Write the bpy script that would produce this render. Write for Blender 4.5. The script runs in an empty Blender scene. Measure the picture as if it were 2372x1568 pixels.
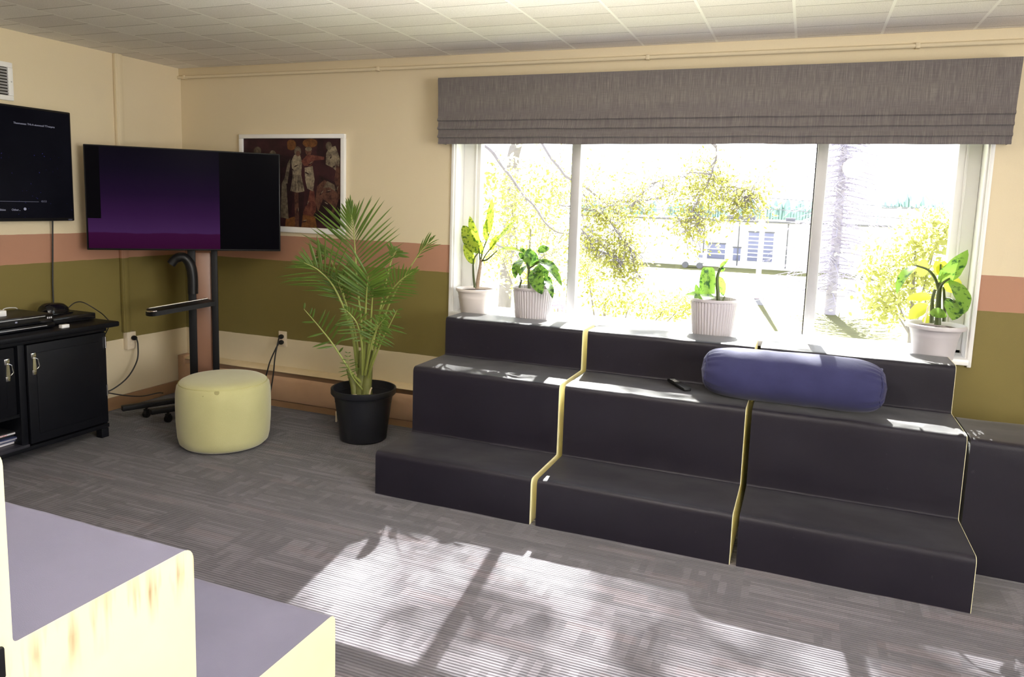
import bpy, bmesh, math, random
from mathutils import Vector, Matrix, noise
random.seed(7)
PI = math.pi
V = Vector
sc = bpy.context.scene
COL = sc.collection

# ------------------------------------------------------------------ camera (recovered from the room's straight lines)
CP = V((4.4254, -4.3134, 1.5213)); YAW, PITCH, ROLL, FPX, CX, CY = -.3772, .1252, .0322, 1702.99, 1185.886, 686.773
_f = V((math.sin(YAW)*math.cos(PITCH), math.cos(YAW)*math.cos(PITCH), -math.sin(PITCH)))
_r0 = V((math.cos(YAW), -math.sin(YAW), 0)); _u0 = _r0.cross(_f)
CR = math.cos(ROLL)*_r0 + math.sin(ROLL)*_u0
CU = -math.sin(ROLL)*_r0 + math.cos(ROLL)*_u0
def at(u, v, **k):
    """world point seen at photo coordinates (u, v) on the plane x=, y= or z="""
    a, val = list(k.items())[0]; i = 'xyz'.index(a)
    d = _f + CR*((u-CX)/FPX) - CU*((v-CY)/FPX)
    return CP + d*((val-CP[i])/d[i])
cam = bpy.data.cameras.new('camera'); co = bpy.data.objects.new('camera', cam); COL.objects.link(co)
cam.sensor_width = 36; cam.sensor_fit = 'HORIZONTAL'; cam.lens = FPX/2372*36
cam.shift_x = (1186-CX)/2372; cam.shift_y = -(784-CY)/2372
cam.clip_start = .05; cam.clip_end = 500
co.matrix_world = Matrix(((CR.x, CU.x, -_f.x, CP.x), (CR.y, CU.y, -_f.y, CP.y), (CR.z, CU.z, -_f.z, CP.z), (0, 0, 0, 1)))
sc.camera = co

# ------------------------------------------------------------------ materials
def lin(c):
    c = c/255
    return c/12.92 if c <= .04045 else ((c+.055)/1.055)**2.4
def S(r, g, b): return (lin(r), lin(g), lin(b), 1)
class NT:
    """small helper around a node tree"""
    def __init__(s, name):
        s.m = bpy.data.materials.new(name); s.m.use_nodes = True; s.t = s.m.node_tree; s.N = s.t.nodes; s.L = s.t.links
        s.N.clear(); s.out = s.N.new('ShaderNodeOutputMaterial')
    def n(s, kind, **kw):
        x = s.N.new('ShaderNode'+kind)
        for k, v in kw.items():
            if k.startswith('i_'):
                key = k[2:]; key = int(key) if key.isdigit() else key.replace('_', ' ')
                s.inp(x, key, v)
            else: setattr(x, k, v)
        return x
    def inp(s, x, key, v):
        if hasattr(v, 'is_output') or hasattr(v, 'links'): s.L.new(v, x.inputs[key])
        else: x.inputs[key].default_value = v
    def math(s, op, a, b=0.0, c=None):
        x = s.N.new('ShaderNodeMath'); x.operation = op; s.inp(x, 0, a); s.inp(x, 1, b)
        if c is not None: s.inp(x, 2, c)
        return x.outputs[0]
    def mix(s, f, a, b):
        x = s.N.new('ShaderNodeMix'); x.data_type = 'RGBA'; s.inp(x, 0, f); s.inp(x, 6, a); s.inp(x, 7, b); return x.outputs[2]
    def pos(s):
        tc = s.n('TexCoord'); return tc.outputs['Object']
    def xyz(s, v=None):
        x = s.n('SeparateXYZ'); s.L.new(v or s.pos(), x.inputs[0]); return x.outputs
    def vec(s, a, b, c):
        x = s.n('CombineXYZ'); s.inp(x, 0, a); s.inp(x, 1, b); s.inp(x, 2, c); return x.outputs[0]
    def noise(s, scale=5, vec=None, detail=3, rough=.5):
        x = s.n('TexNoise'); x.inputs['Scale'].default_value = scale; x.inputs['Detail'].default_value = detail; x.inputs['Roughness'].default_value = rough
        s.L.new(vec or s.pos(), x.inputs['Vector']); return x.outputs['Fac']
    def ramp(s, f, stops):
        x = s.n('ValToRGB'); e = x.color_ramp.elements
        while len(e) < len(stops): e.new(.5)
        for k, (p, c) in zip(e, stops): k.position = p; k.color = c if len(c) == 4 else (*c, 1)
        s.L.new(f, x.inputs[0]); return x.outputs[0]
    def bump(s, h, strength=.3, dist=.01):
        x = s.n('Bump'); x.inputs['Strength'].default_value = strength; x.inputs['Distance'].default_value = dist; s.L.new(h, x.inputs['Height']); return x.outputs[0]
    def bsdf(s, col, rough=.5, spec=.5, metal=0, normal=None, sheen=0, **kw):
        b = s.n('BsdfPrincipled'); s.inp(b, 'Base Color', col); s.inp(b, 'Roughness', rough); s.inp(b, 'Specular IOR Level', spec); s.inp(b, 'Metallic', metal)
        if normal is not None: s.inp(b, 'Normal', normal)
        if sheen: b.inputs['Sheen Weight'].default_value = sheen
        for k, v in kw.items(): s.inp(b, k.replace('_', ' '), v)
        return b.outputs[0]
    def done(s, sh): s.L.new(sh, s.out.inputs[0]); return s.m
MATS = {}
def mat(name, col, rough=.5, spec=.5, metal=0, var=.08, vscale=12, bump=0, bscale=200, emit=None, estr=1):
    t = NT(name); f = t.noise(vscale)
    c2 = tuple(min(1, x*(1+var)) for x in col[:3])+(1,); c1 = tuple(x*(1-var) for x in col[:3])+(1,)
    c = t.mix(f, c1, c2); nm = t.bump(t.noise(bscale), bump, .004) if bump else None
    kw = {}
    if emit: kw = {'Emission_Color': emit, 'Emission_Strength': estr}
    MATS[name] = t.done(t.bsdf(c, rough, spec, metal, nm, **kw)); return MATS[name]

CREAM = S(227, 213, 182)
def wall_mat():
    t = NT('painted_wall'); p = t.xyz(); z = p[2]
    wob = t.math('MULTIPLY', t.math('SUBTRACT', t.noise(9), .5), .008)
    zz = t.math('ADD', z, wob)
    c = t.mix(t.math('GREATER_THAN', zz, .491), CREAM, S(122, 110, 58))
    c = t.mix(t.math('GREATER_THAN', zz, 1.0613), c, S(178, 132, 108))
    c = t.mix(t.math('GREATER_THAN', zz, 1.2418), c, CREAM)
    g = t.noise(260, detail=2); c = t.mix(t.math('MULTIPLY', g, .12), c, (.25, .2, .14, 1))
    return t.done(t.bsdf(c, .6, .3, normal=t.bump(t.noise(320, detail=2), .25, .002)))
M_WALL = wall_mat()
def ceil_mat():
    t = NT('ceiling_tile'); p = t.xyz()
    u = t.math('DIVIDE', t.math('SUBTRACT', p[0], 1.04-.407*20), .407)
    row = t.math('FLOOR', u); fu = t.math('FRACT', u)
    odd = t.math('MODULO', row, 2.0)
    vv = t.math('ADD', t.math('DIVIDE', t.math('ADD', p[1], 20.06), .2), t.math('MULTIPLY', odd, .5))
    fv = t.math('FRACT', vv)
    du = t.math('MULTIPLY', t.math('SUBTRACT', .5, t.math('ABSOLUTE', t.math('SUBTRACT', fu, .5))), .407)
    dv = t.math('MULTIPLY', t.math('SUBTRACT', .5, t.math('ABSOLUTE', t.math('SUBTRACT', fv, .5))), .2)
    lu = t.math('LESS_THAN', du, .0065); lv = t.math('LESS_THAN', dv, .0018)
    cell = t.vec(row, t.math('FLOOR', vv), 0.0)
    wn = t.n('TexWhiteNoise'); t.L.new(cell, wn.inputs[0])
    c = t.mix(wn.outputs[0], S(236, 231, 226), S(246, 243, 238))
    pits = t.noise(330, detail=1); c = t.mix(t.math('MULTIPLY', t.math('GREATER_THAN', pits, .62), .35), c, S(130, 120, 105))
    c = t.mix(lv, c, S(120, 112, 100)); c = t.mix(lu, c, S(252, 250, 244))  # white long joints: light caught on the bevels is put into the colour
    h = t.math('SUBTRACT', t.math('MULTIPLY', t.noise(250, detail=2), .25), t.math('MAXIMUM', lv, lu))
    return t.done(t.bsdf(c, .8, .2, normal=t.bump(h, .5, .004)))
def carpet_mat():
    t = NT('patterned_carpet'); p = t.xyz()
    # half-metre tiles; some of the small blocks run crosswise
    bx = t.math('FLOOR', t.math('DIVIDE', p[0], .24)); by = t.math('FLOOR', t.math('DIVIDE', p[1], .125))
    wn = t.n('TexWhiteNoise'); t.L.new(t.vec(bx, by, 3.0), wn.inputs[0])
    cross = t.math('GREATER_THAN', wn.outputs[0], .72)
    def bars(a, b, w, l, seed):
        row = t.math('FLOOR', t.math('DIVIDE', b, w))
        r0 = t.n('TexWhiteNoise'); t.L.new(t.vec(row, seed, 1.0), r0.inputs[0])
        cell = t.math('FLOOR', t.math('ADD', t.math('DIVIDE', a, l), t.math('MULTIPLY', r0.outputs[0], 9.0)))
        r1 = t.n('TexWhiteNoise'); t.L.new(t.vec(cell, row, seed), r1.inputs[0]); return r1.outputs[0]
    k1 = bars(p[0], p[1], .016, .34, 5.0); k2 = bars(p[1], p[0], .03, .11, 8.0)
    k3 = bars(p[0], p[1], .05, .26, 2.0)
    k = t.mix(cross, k1, k2)
    kk = t.math('ADD', t.math('MULTIPLY', k, .6), t.math('MULTIPLY', k3, .4))
    c = t.ramp(kk, [(.15, S(98, 96, 103)), (.5, S(108, 105, 112)), (.85, S(128, 124, 132))])
    red = t.math('MULTIPLY', t.math('GREATER_THAN', k3, .9), .12); c = t.mix(red, c, S(120, 84, 78))
    st = t.n('TexWave', wave_type='BANDS', bands_direction='Y'); st.inputs['Scale'].default_value = 22; st.inputs['Distortion'].default_value = .6; st.inputs['Detail'].default_value = 1
    t.L.new(t.pos(), st.inputs['Vector'])
    c = t.mix(t.math('MULTIPLY', st.outputs['Fac'], .5), c, S(48, 45, 50))
    h = t.math('SUBTRACT', t.math('ADD', t.math('MULTIPLY', kk, .6), t.math('MULTIPLY', t.noise(420, detail=2), .8)), st.outputs['Fac'])
    return t.done(t.bsdf(c, .95, .12, normal=t.bump(h, .75, .006), sheen=.15))
def foam_mat():
    t = NT('charcoal_vinyl_cloth')
    c = t.mix(t.noise(3, detail=4), S(24, 21, 31), S(34, 31, 41))
    c = t.mix(t.math('MULTIPLY', t.math('GREATER_THAN', t.noise(14, detail=5, rough=.7), .68), .2), c, S(74, 70, 78))
    nm = t.bump(t.math('ADD', t.math('MULTIPLY', t.noise(600, detail=1), .12), t.noise(5, detail=2)), .35, .012)
    return t.done(t.bsdf(c, .42, .32, normal=nm, Sheen_Weight=.25, Sheen_Roughness=.3))
def front_foam_mat():
    t = NT('grey_lilac_vinyl_cloth')
    c = t.mix(t.noise(4, detail=4), S(112, 110, 131), S(127, 124, 146))
    nm = t.bump(t.math('ADD', t.math('MULTIPLY', t.noise(500, detail=1), .12), t.noise(6, detail=2)), .3, .01)
    return t.done(t.bsdf(c, .5, .5, normal=nm, sheen=.1))
def cream_mat(stain):
    t = NT('cream_vinyl_panel'+('_stained' if stain else '')); p = t.xyz()
    c = t.mix(t.noise(5, detail=3), S(244, 236, 190), S(251, 246, 208))
    if stain:
        v = t.vec(t.math('MULTIPLY', p[1], 26.0), t.math('MULTIPLY', p[2], 3.0), 1.7)
        f = t.noise(1.0, v, 3, .6)
        near = t.math('MAXIMUM', t.math('SUBTRACT', 1.0, t.math('DIVIDE', t.math('ABSOLUTE', t.math('SUBTRACT', p[2], .64)), .085)), 0.0)
        k = t.math('MULTIPLY', t.ramp(f, [(.45, (0, 0, 0)), (.68, (1, 1, 1))]), near)
        c = t.mix(t.math('MINIMUM', k, .85), c, S(150, 96, 30))
    return t.done(t.bsdf(c, .45, .4, normal=t.bump(t.noise(7, detail=2), .15, .01)))
def shade_mat():
    t = NT('woven_shade_cloth'); p = t.xyz()
    f = t.noise(1.0, t.vec(t.math('MULTIPLY', p[0], 260.0), t.math('MULTIPLY', p[2], 9.0), 0.0), 3, .65)
    g = t.noise(1.0, t.vec(t.math('MULTIPLY', p[0], 14.0), t.math('MULTIPLY', p[2], 420.0), 0.0), 2)
    c = t.ramp(t.math('ADD', t.math('MULTIPLY', f, .75), t.math('MULTIPLY', g, .25)), [(.3, S(94, 88, 90)), (.5, S(112, 106, 106)), (.72, S(140, 134, 130))])
    d = t.bsdf(c, .85, .15, normal=t.bump(f, .2, .002), sheen=.2)
    tr = t.n('BsdfTranslucent'); t.L.new(c, tr.inputs[0])
    x = t.n('MixShader'); x.inputs[0].default_value = .08; t.L.new(d, x.inputs[1]); t.L.new(tr.outputs[0], x.inputs[2])
    return t.done(x.outputs[0])
def leaf_mat(name, dark, light, thr=.5, scale=60, trans=.5, spots=True, rough=.35):
    t = NT(name)
    f = t.noise(scale, detail=3, rough=.6) if spots else t.noise(8)
    c = t.ramp(f, [(thr-.06, light), (thr+.06, dark)]) if spots else t.mix(f, dark, light)
    d = t.bsdf(c, rough, .5); tr = t.n('BsdfTranslucent'); t.L.new(c, tr.inputs[0])
    x = t.n('MixShader'); x.inputs[0].default_value = trans; t.L.new(d, x.inputs[1]); t.L.new(tr.outputs[0], x.inputs[2])
    return t.done(x.outputs[0])
def glass_mat():
    t = NT('window_glass'); tr = t.n('BsdfTransparent'); gl = t.n('BsdfGlossy'); gl.inputs['Roughness'].default_value = .02
    tr.inputs[0].default_value = (.97, .985, .98, 1)
    x = t.n('MixShader'); x.inputs[0].default_value = .03; t.L.new(tr.outputs[0], x.inputs[1]); t.L.new(gl.outputs[0], x.inputs[2])
    return t.done(x.outputs[0])
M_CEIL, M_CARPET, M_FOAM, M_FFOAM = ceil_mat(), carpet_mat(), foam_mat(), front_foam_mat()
M_CREAM, M_STAIN, M_SHADE, M_GLASS = cream_mat(False), cream_mat(True), shade_mat(), glass_mat()
M_WHITE = mat('white_paint', (.90, .90, .90, 1), .4, var=.02)
M_ALU = mat('brushed_aluminium', S(196, 196, 200), .4, metal=.2, var=.05)
M_TRIM = mat('cream_trim', S(226, 206, 168), .5)
M_TAN = mat('tan_enamel', S(196, 160, 128), .45)
M_TANB = mat('tan_baseboard', S(150, 116, 84), .5)
M_DARKSLOT = mat('dark_metal', (.025, .02, .018, 1), .5)
M_BLACK = mat('black_plastic', (.009, .009, .010, 1), .4, .3)
M_BLACKM = mat('black_powder_coat', (.009, .009, .010, 1), .5, .2, bump=.1)
M_GLOSS = mat('gloss_black', (.006, .006, .008, 1), .12)
M_CABLE = mat('cable_rubber', (.012, .012, .012, 1), .5)
M_CHROME = mat('chrome', (.85, .85, .86, 1), .18, metal=1, var=.02)
M_CAB = mat('black_stained_wood', (.005, .0055, .008, 1), .45, .2, bump=.08, bscale=60)
M_PLATE = mat('ivory_plate', S(228, 214, 190), .4)
M_POTW = mat('white_glazed_pot', S(232, 224, 220), .35, var=.03)
M_POTG = mat('grey_white_pot', S(205, 200, 205), .45, var=.03)
M_POTB = mat('black_nursery_pot', (.010, .011, .016, 1), .42)
M_SOIL = mat('potting_soil', S(58, 36, 26), .95, var=.6, vscale=90, bump=1, bscale=120)
M_NAVY = None
M_BROWNP = mat('brown_cable_cover', S(140, 104, 84), .3, var=.1, vscale=6)

# ------------------------------------------------------------------ mesh builder
class MB:
    def __init__(s): s.v = []; s.f = []; s.mi = []; s.cur = 0
    def add(s, verts, faces):
        o = len(s.v); s.v += [V(p) for p in verts]
        for f in faces: s.f.append([i+o for i in f]); s.mi.append(s.cur)
    def box(s, a, b, bev=0, mtx=None, seg=2):
        a = V(a); b = V(b); c = (a+b)/2; d = b-a
        bm = bmesh.new(); bmesh.ops.create_cube(bm, size=1)
        for v in bm.verts: v.co = V((v.co.x*d.x, v.co.y*d.y, v.co.z*d.z))+c
        if bev: bmesh.ops.bevel(bm, geom=bm.edges[:], offset=bev, segments=seg, affect='EDGES', profile=.5)
        if mtx is not None:
            for v in bm.verts: v.co = mtx @ v.co
        bm.verts.index_update()
        s.add([v.co.copy() for v in bm.verts], [[v.index for v in f.verts] for f in bm.faces]); bm.free(); return s
    def tube(s, pts, r, n=8, cap=True):
        pts = [V(p) for p in pts]; rs = r if isinstance(r, (list, tuple)) else [r]*len(pts)
        N = len(pts); vs = []; nrm = None
        for i, p in enumerate(pts):
            t = (pts[min(i+1, N-1)]-pts[max(i-1, 0)])
            t = t.normalized() if t.length > 1e-9 else V((0, 0, 1))
            if nrm is None: nrm = t.orthogonal().normalized()
            else:
                nrm = nrm - t*nrm.dot(t); nrm = nrm.normalized() if nrm.length > 1e-6 else t.orthogonal().normalized()
            b = t.cross(nrm)
            for k in range(n):
                a = 2*PI*k/n; vs.append(p+(nrm*math.cos(a)+b*math.sin(a))*rs[i])
        fs = [[i*n+k, i*n+(k+1) % n, (i+1)*n+(k+1) % n, (i+1)*n+k] for i in range(N-1) for k in range(n)]
        if cap: fs += [list(range(n))[::-1], [(N-1)*n+k for k in range(n)]]
        s.add(vs, fs); return s
    def lathe(s, prof, c=(0, 0, 0), n=48, flute=None):
        c = V(c); vs = []
        for r, z in prof:
            for k in range(n):
                a = 2*PI*k/n; rr = r*(1+(flute(a, z) if flute else 0)); vs.append(c+V((rr*math.cos(a), rr*math.sin(a), z)))
        m = len(prof)
        fs = [[i*n+k, i*n+(k+1) % n, (i+1)*n+(k+1) % n, (i+1)*n+k] for i in range(m-1) for k in range(n)]
        s.add(vs, fs); return s
    def grid(s, rows):
        m = len(rows); n = len(rows[0])
        s.add([p for r in rows for p in r], [[i*n+k, i*n+k+1, (i+1)*n+k+1, (i+1)*n+k] for i in range(m-1) for k in range(n-1)]); return s
    def prism(s, poly, a, b, axis='x'):
        """closed polygon (list of 2-D points) extruded along an axis between a and b"""
        def P(q, t): return {'x': (t, q[0], q[1]), 'y': (q[0], t, q[1]), 'z': (q[0], q[1], t)}[axis]
        n = len(poly)
        s.add([P(q, a) for q in poly]+[P(q, b) for q in poly],
              [list(range(n))[::-1], [n+i for i in range(n)]]+[[i, (i+1) % n, n+(i+1) % n, n+i] for i in range(n)]); return s
    def build(s, name, m, parent=None, smooth=40, local=False):
        off = V((0, 0, 0))
        if parent is not None and not local:
            o = parent
            while o is not None: off += o.location; o = o.parent
        me = bpy.data.meshes.new(name); me.from_pydata([p-off for p in s.v], [], s.f)
        if len(s.f) < 60000:
            bm = bmesh.new(); bm.from_mesh(me); bmesh.ops.recalc_face_normals(bm, faces=bm.faces[:]); bm.to_mesh(me); bm.free()
        for x in (m if isinstance(m, (list, tuple)) else [m]): me.materials.append(x)
        if len(set(s.mi)) > 1: me.polygons.foreach_set('material_index', s.mi)
        if smooth:
            me.polygons.foreach_set('use_smooth', [True]*len(me.polygons)); me.set_sharp_from_angle(angle=math.radians(smooth))
        me.update(); ob = bpy.data.objects.new(name, me); COL.objects.link(ob)
        if parent is not None: ob.parent = parent
        return ob
def thing(name, label, cat, loc=(0, 0, 0), group=None):
    o = bpy.data.objects.new(name, None); COL.objects.link(o); o.location = loc; o.empty_display_size = .1
    return tag(o, label, cat, group)
def tag(o, label, cat, group=None, kind=None):
    o['label'] = label; o['category'] = cat
    if group: o['group'] = group
    if kind: o['kind'] = kind
    return o
def struct(o): o['kind'] = 'structure'; return o
def spline(pts, n=24):
    pts = [V(p) for p in pts]; q = [pts[0]*2-pts[1]]+pts+[pts[-1]*2-pts[-2]]; out = []
    m = len(pts)-1
    for k in range(n+1):
        t = k/n*m; i = min(int(t), m-1); u = t-i; a, b, c, d = q[i:i+4]
        out.append(.5*((2*b)+(c-a)*u+(2*a-5*b+4*c-d)*u*u+(3*b-a-3*c+d)*u**3))
    return out
def text(name, body, size, m, parent, loc, rot, extrude=.0004):
    cu = bpy.data.curves.new(name, 'FONT'); cu.body = body; cu.size = size; cu.extrude = extrude; cu.resolution_u = 3; cu.materials.append(m)
    tmp = bpy.data.objects.new(name, cu); COL.objects.link(tmp); dg = bpy.context.evaluated_depsgraph_get()
    me = bpy.data.meshes.new_from_object(tmp.evaluated_get(dg)); bpy.data.objects.remove(tmp)
    o = bpy.data.objects.new(name, me); COL.objects.link(o); o.parent = parent
    off = V((0, 0, 0)); q = parent
    while q is not None: off += q.location; q = q.parent
    o.location = V(loc)-off; o.rotation_euler = rot; return o

# ------------------------------------------------------------------ the room
H = 2.44; RX, RY = 8.0, -7.5
WX0, WX1, WZ0, WZ1 = 2.29, 5.24, .80, 2.14
struct(MB().box((-.2, RY, -.1), (RX, .2, 0)).build('floor', M_CARPET, smooth=0))
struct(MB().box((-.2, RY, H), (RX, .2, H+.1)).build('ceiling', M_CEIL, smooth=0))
struct(MB().box((-.2, RY, 0), (0, .2, H)).build('wall_left', M_WALL, smooth=0))
struct(MB().box((RX, RY, 0), (RX+.2, .2, H)).build('wall_right', M_WALL, smooth=0))
struct(MB().box((-.2, RY-.2, 0), (RX+.2, RY, H)).build('wall_front', M_WALL, smooth=0))
w = MB()
w.box((0, 0, 0), (WX0, .2, H)); w.box((WX1, 0, 0), (RX, .2, H)); w.box((WX0, 0, 0), (WX1, .2, WZ0)); w.box((WX0, 0, WZ1), (WX1, .2, H))
struct(w.build('wall_back', M_WALL, smooth=0))
struct(MB().box((0, -4.2, 0), (.014, -.001, .09), .004).build('baseboard_left', M_TANB))
# vertical wire moulding on the left wall, round one along the top of the window wall
t1 = MB(); t1.box((0, -.586, .535), (.03, -.527, H), .006); t1.box((.028, -.575, .535), (.034, -.54, H), .003)
struct(t1.build('trim_1', M_WALL))
t2 = MB(); t2.box((0, -.02, 2.385), (RX, 0, H), .004); t2.tube([(0, -.024, 2.373), (RX, -.024, 2.373)], .012, 10)
for x in (.05, 1.72, 3.5, 4.86, 5.55): t2.box((x, -.037, 2.36), (x+.022, 0, 2.387), .003)
struct(t2.build('trim_2', M_WALL))
# window
win = struct(MB().box((WX0, -.045, .778), (WX1, .2, .81), .006).build('window_1', M_WHITE))
b = MB()
b.box((WX0-.0, -.004, .80), (WX0+.014, .2, WZ1)); b.box((WX1-.014, -.004, .80), (WX1, .2, WZ1)); b.box((WX0, -.004, WZ1-.014), (WX1, .2, WZ1))
b.build('window_reveal', M_WHITE, win)
b = MB(); b.box((WX1-.004, -.016, .765), (WX1+.016, .0, WZ1), .004); b.box((WX0-.016, -.016, .765), (WX0+.004, .0, WZ1), .004)
b.build('window_casing', M_WHITE, win)
GY = .14
b = MB()
b.box((WX0+.014, GY-.03, .81), (2.425, GY+.03, WZ1), .006); b.box((5.12, GY-.03, .81), (WX1-.014, GY+.03, WZ1), .006)
b.box((2.39, GY-.04, .81), (2.40, GY+.03, WZ1), .003); b.box((5.155, GY-.04, .81), (5.165, GY+.03, WZ1), .003)
b.box((WX0+.014, GY-.03, .80), (WX1-.014, GY+.03, .838), .006); b.box((WX0+.014, GY-.045, .80), (WX1-.014, GY+.03, .818), .004)
b.box((WX0+.014, GY-.03, WZ1-.06), (WX1-.014, GY+.03, WZ1-.014), .006)
b.build('window_frame', M_WHITE, win)
for xa, xb in ((3.045, 3.10), (4.447, 4.503)):
    b = MB(); b.box((xa, GY-.035, .83), (xb, GY+.03, WZ1-.05), .005); b.build('mullion', M_ALU, win)
    b = MB(); b.box((xa-.006, GY-.02, .84), (xa, GY+.02, WZ1-.06)); b.build('gasket', M_DARKSLOT, win)
for xa, xb in ((2.425, 3.045), (3.10, 4.441), (4.503, 5.12)):
    MB().box((xa, GY-.003, .836), (xb, GY+.003, WZ1-.06)).build('pane', M_GLASS, win, smooth=0)

# roman shade ------------------------------------------------------
sh = thing('roman_shade', 'wide grey woven roman shade pulled up above the window', 'window shade', (3.765, 0, 2.285))
prof = [(-.004, 2.285), (-.06, 2.2875), (-.118, 2.285), (-.121, 2.27), (-.117, 2.18), (-.118, 2.09)]
for z in (2.03, 1.978, 1.928): prof += [(-.121, z+.012), (-.131, z+.001), (-.133, z-.006), (-.126, z-.0105), (-.117, z-.011), (-.118, z-.02), (-.1195, z-.033)]
prof += [(-.122, 1.888), (-.119, 1.880), (-.112, 1.881), (-.108, 1.9), (-.107, 2.1)]
rows = []
for i in range(91):
    x = 2.222+(5.308-2.222)*i/90; r = []
    for (y, z) in prof:
        k = max(0, min(1, (2.25-z)/.35))
        wv = noise.noise(V((x*2.3, z*1.5, 2)))*.006*k + noise.noise(V((x*7, z*3, 7)))*.003*k
        xs = x + (.018*k if i == 0 else 0)*0 + (0.010*k*(1-2*i/90))
        r.append((xs, y+wv, z+noise.noise(V((x*3.3, 0, 5)))*.006*k))
    rows.append(r)
b = MB(); b.grid(rows); b.build('shade_cloth', M_SHADE, sh, smooth=50)
for x, sx in ((2.222, 1), (5.308, -1)):
    b = MB(); b.grid([[(x+sx*.01*max(0, min(1, (2.25-z)/.35)), y, z) for y in (-.118, -.06, -.004)] for z in (2.285, 2.15, 2.03, 1.95, 1.885)]); b.build('side_return', M_SHADE, sh)
MB().box((2.226, -.1, 2.255), (5.304, -.002, 2.284), .003).build('head_rail', M_WHITE, sh)

# baseboard heater -------------------------------------------------
ht = thing('baseboard_heater', 'long low tan baseboard heater along the wall behind the palm', 'heater', (2.8, 0, 0))
X0, X1 = .004, 5.5
MB().box((X0, -.02, .02), (X1, 0, .275), .002).build('back_plate', M_TAN, ht)
MB().prism([(-.001, .275), (-.001, .283), (-.06, .279), (-.085, .262), (-.082, .258), (-.058, .271)], X0, X1).build('hood', M_TRIM, ht)
MB().prism([(-.088, .05), (-.094, .06), (-.094, .2), (-.087, .222), (-.082, .228), (-.080, .222), (-.088, .198), (-.088, .06)], X0, X1).build('front_panel', M_TAN, ht)
MB().prism([(-.02, .0), (-.082, .0), (-.082, .045), (-.02, .045)], X0, X1).build('kick_strip', M_TANB, ht)
MB().box((X0, -.078, .06), (X1, -.02, .20)).build('fin_element', M_DARKSLOT, ht)
MB().box((X0, -.098, .03), (X0+.06, -.001, .288), .006).build('end_cap', M_TAN, ht)

# wall vent --------------------------------------------------------
vt = thing('wall_vent', 'white framed louvred air vent high on the left wall above the television', 'vent', (0, -1.5, 2.03))
b = MB(); ya, yb, za, zb = -1.74, -1.272, 2.030, 2.250
b.box((0, ya, za), (.012, yb, za+.03), .004); b.box((0, ya, zb-.03), (.012, yb, zb), .004); b.box((0, ya, za+.03), (.012, ya+.03, zb-.03), .002); b.box((0, yb-.03, za+.03), (.012, yb, zb-.03), .002)
b.build('frame', M_WHITE, vt)
MB().box((0.0, ya+.03, za+.03), (.002, yb-.03, zb-.03)).build('backing', M_DARKSLOT, vt)
for k in range(9):
    z = za+.04+k*.0172
    MB().prism([(.002, z+.006), (.013, z-.002), (.0135, z), (.003, z+.0085)], ya+.03, yb-.03, 'y').build('louvre', M_ALU, vt)
MB().tube([(.012, yb-.012, 2.14), (.0145, yb-.012, 2.14)], .004).build('screw', M_ALU, vt)

# painting ---------------------------------------------------------
pt = thing('framed_painting', 'white framed dark red painting of standing figures on window wall', 'painting', (1.017, 0, 1.27))
px0, px1, pz0, pz1 = .565, 1.468, 1.270, 1.957
b = MB(); fw = .03
b.box((px0, -.028, pz0), (px1, -.001, pz0+fw+.01), .004); b.box((px0, -.028, pz1-fw), (px1, -.001, pz1), .004); b.box((px0, -.028, pz0+fw+.01), (px0+fw, -.001, pz1-fw), .002); b.box((px1-fw, -.028, pz0+fw+.01), (px1, -.001, pz1-fw), .002)
b.build('frame', M_WHITE, pt)
def paint_mat(name, a, c, sc_=34):
    t = NT(name); f = t.noise(sc_, detail=4, rough=.65); return t.done(t.bsdf(t.ramp(f, [(.3, a), (.7, c)]), .5, .3))
PM = [paint_mat('paint_ground', S(22, 8, 14), S(62, 32, 38), 6), paint_mat('paint_cloth', S(66, 54, 50), S(160, 148, 124)), paint_mat('paint_skin', S(44, 24, 24), S(104, 70, 58)),
      paint_mat('paint_red', S(62, 26, 26), S(112, 66, 56)), paint_mat('paint_ochre', S(70, 40, 26), S(122, 80, 42)), paint_mat('paint_shadow', S(20, 10, 14), S(42, 22, 28)), paint_mat('paint_grey', S(52, 42, 38), S(118, 106, 88))]
b = MB(); b.box((px0+fw, -.012, pz0+fw), (px1-fw, -.002, pz1-fw))
# figures: (material, kind, params) in canvas units, u to the right and v up, 0..1
cw, ch = px1-px0-2*fw, pz1-pz0-2*fw
lay = [0]
def patch(mi, poly):
    lay[0] += 1; y = -.0121-.00006*lay[0]; b.cur = mi
    b.add([(px0+fw+u*cw, y, pz0+fw+v*ch) for u, v in poly], [list(range(len(poly)))])
def ell(mi, u, v, ru, rv, rot=0, n=18):
    patch(mi, [(u+ru*math.cos(a)*math.cos(rot)-rv*math.sin(a)*math.sin(rot)*.8, v+ru*math.cos(a)*math.sin(rot)*1.2+rv*math.sin(a)*math.cos(rot)) for a in [2*PI*k/n for k in range(n)]])
patch(0, [(0, .82), (1, .84), (1, 1), (0, 1)]); patch(5, [(.36, .2), (.5, .15), (.52, .8), (.38, .82)])
patch(5, [(.7, .1), (1, .05), (1, .5), (.78, .6)])
patch(4, [(.43, 0), (.44, .1), (.55, .14), (.66, .17), (.74, .14), (.76, .0)]); ell(4, .5, .93, .05, .06); ell(4, .69, .95, .075, .05)
patch(3, [(.61, .16), (.67, .33), (.70, .5), (.73, .42), (.75, .24), (.72, .14)]); ell(3, .70, .22, .05, .05)
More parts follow.
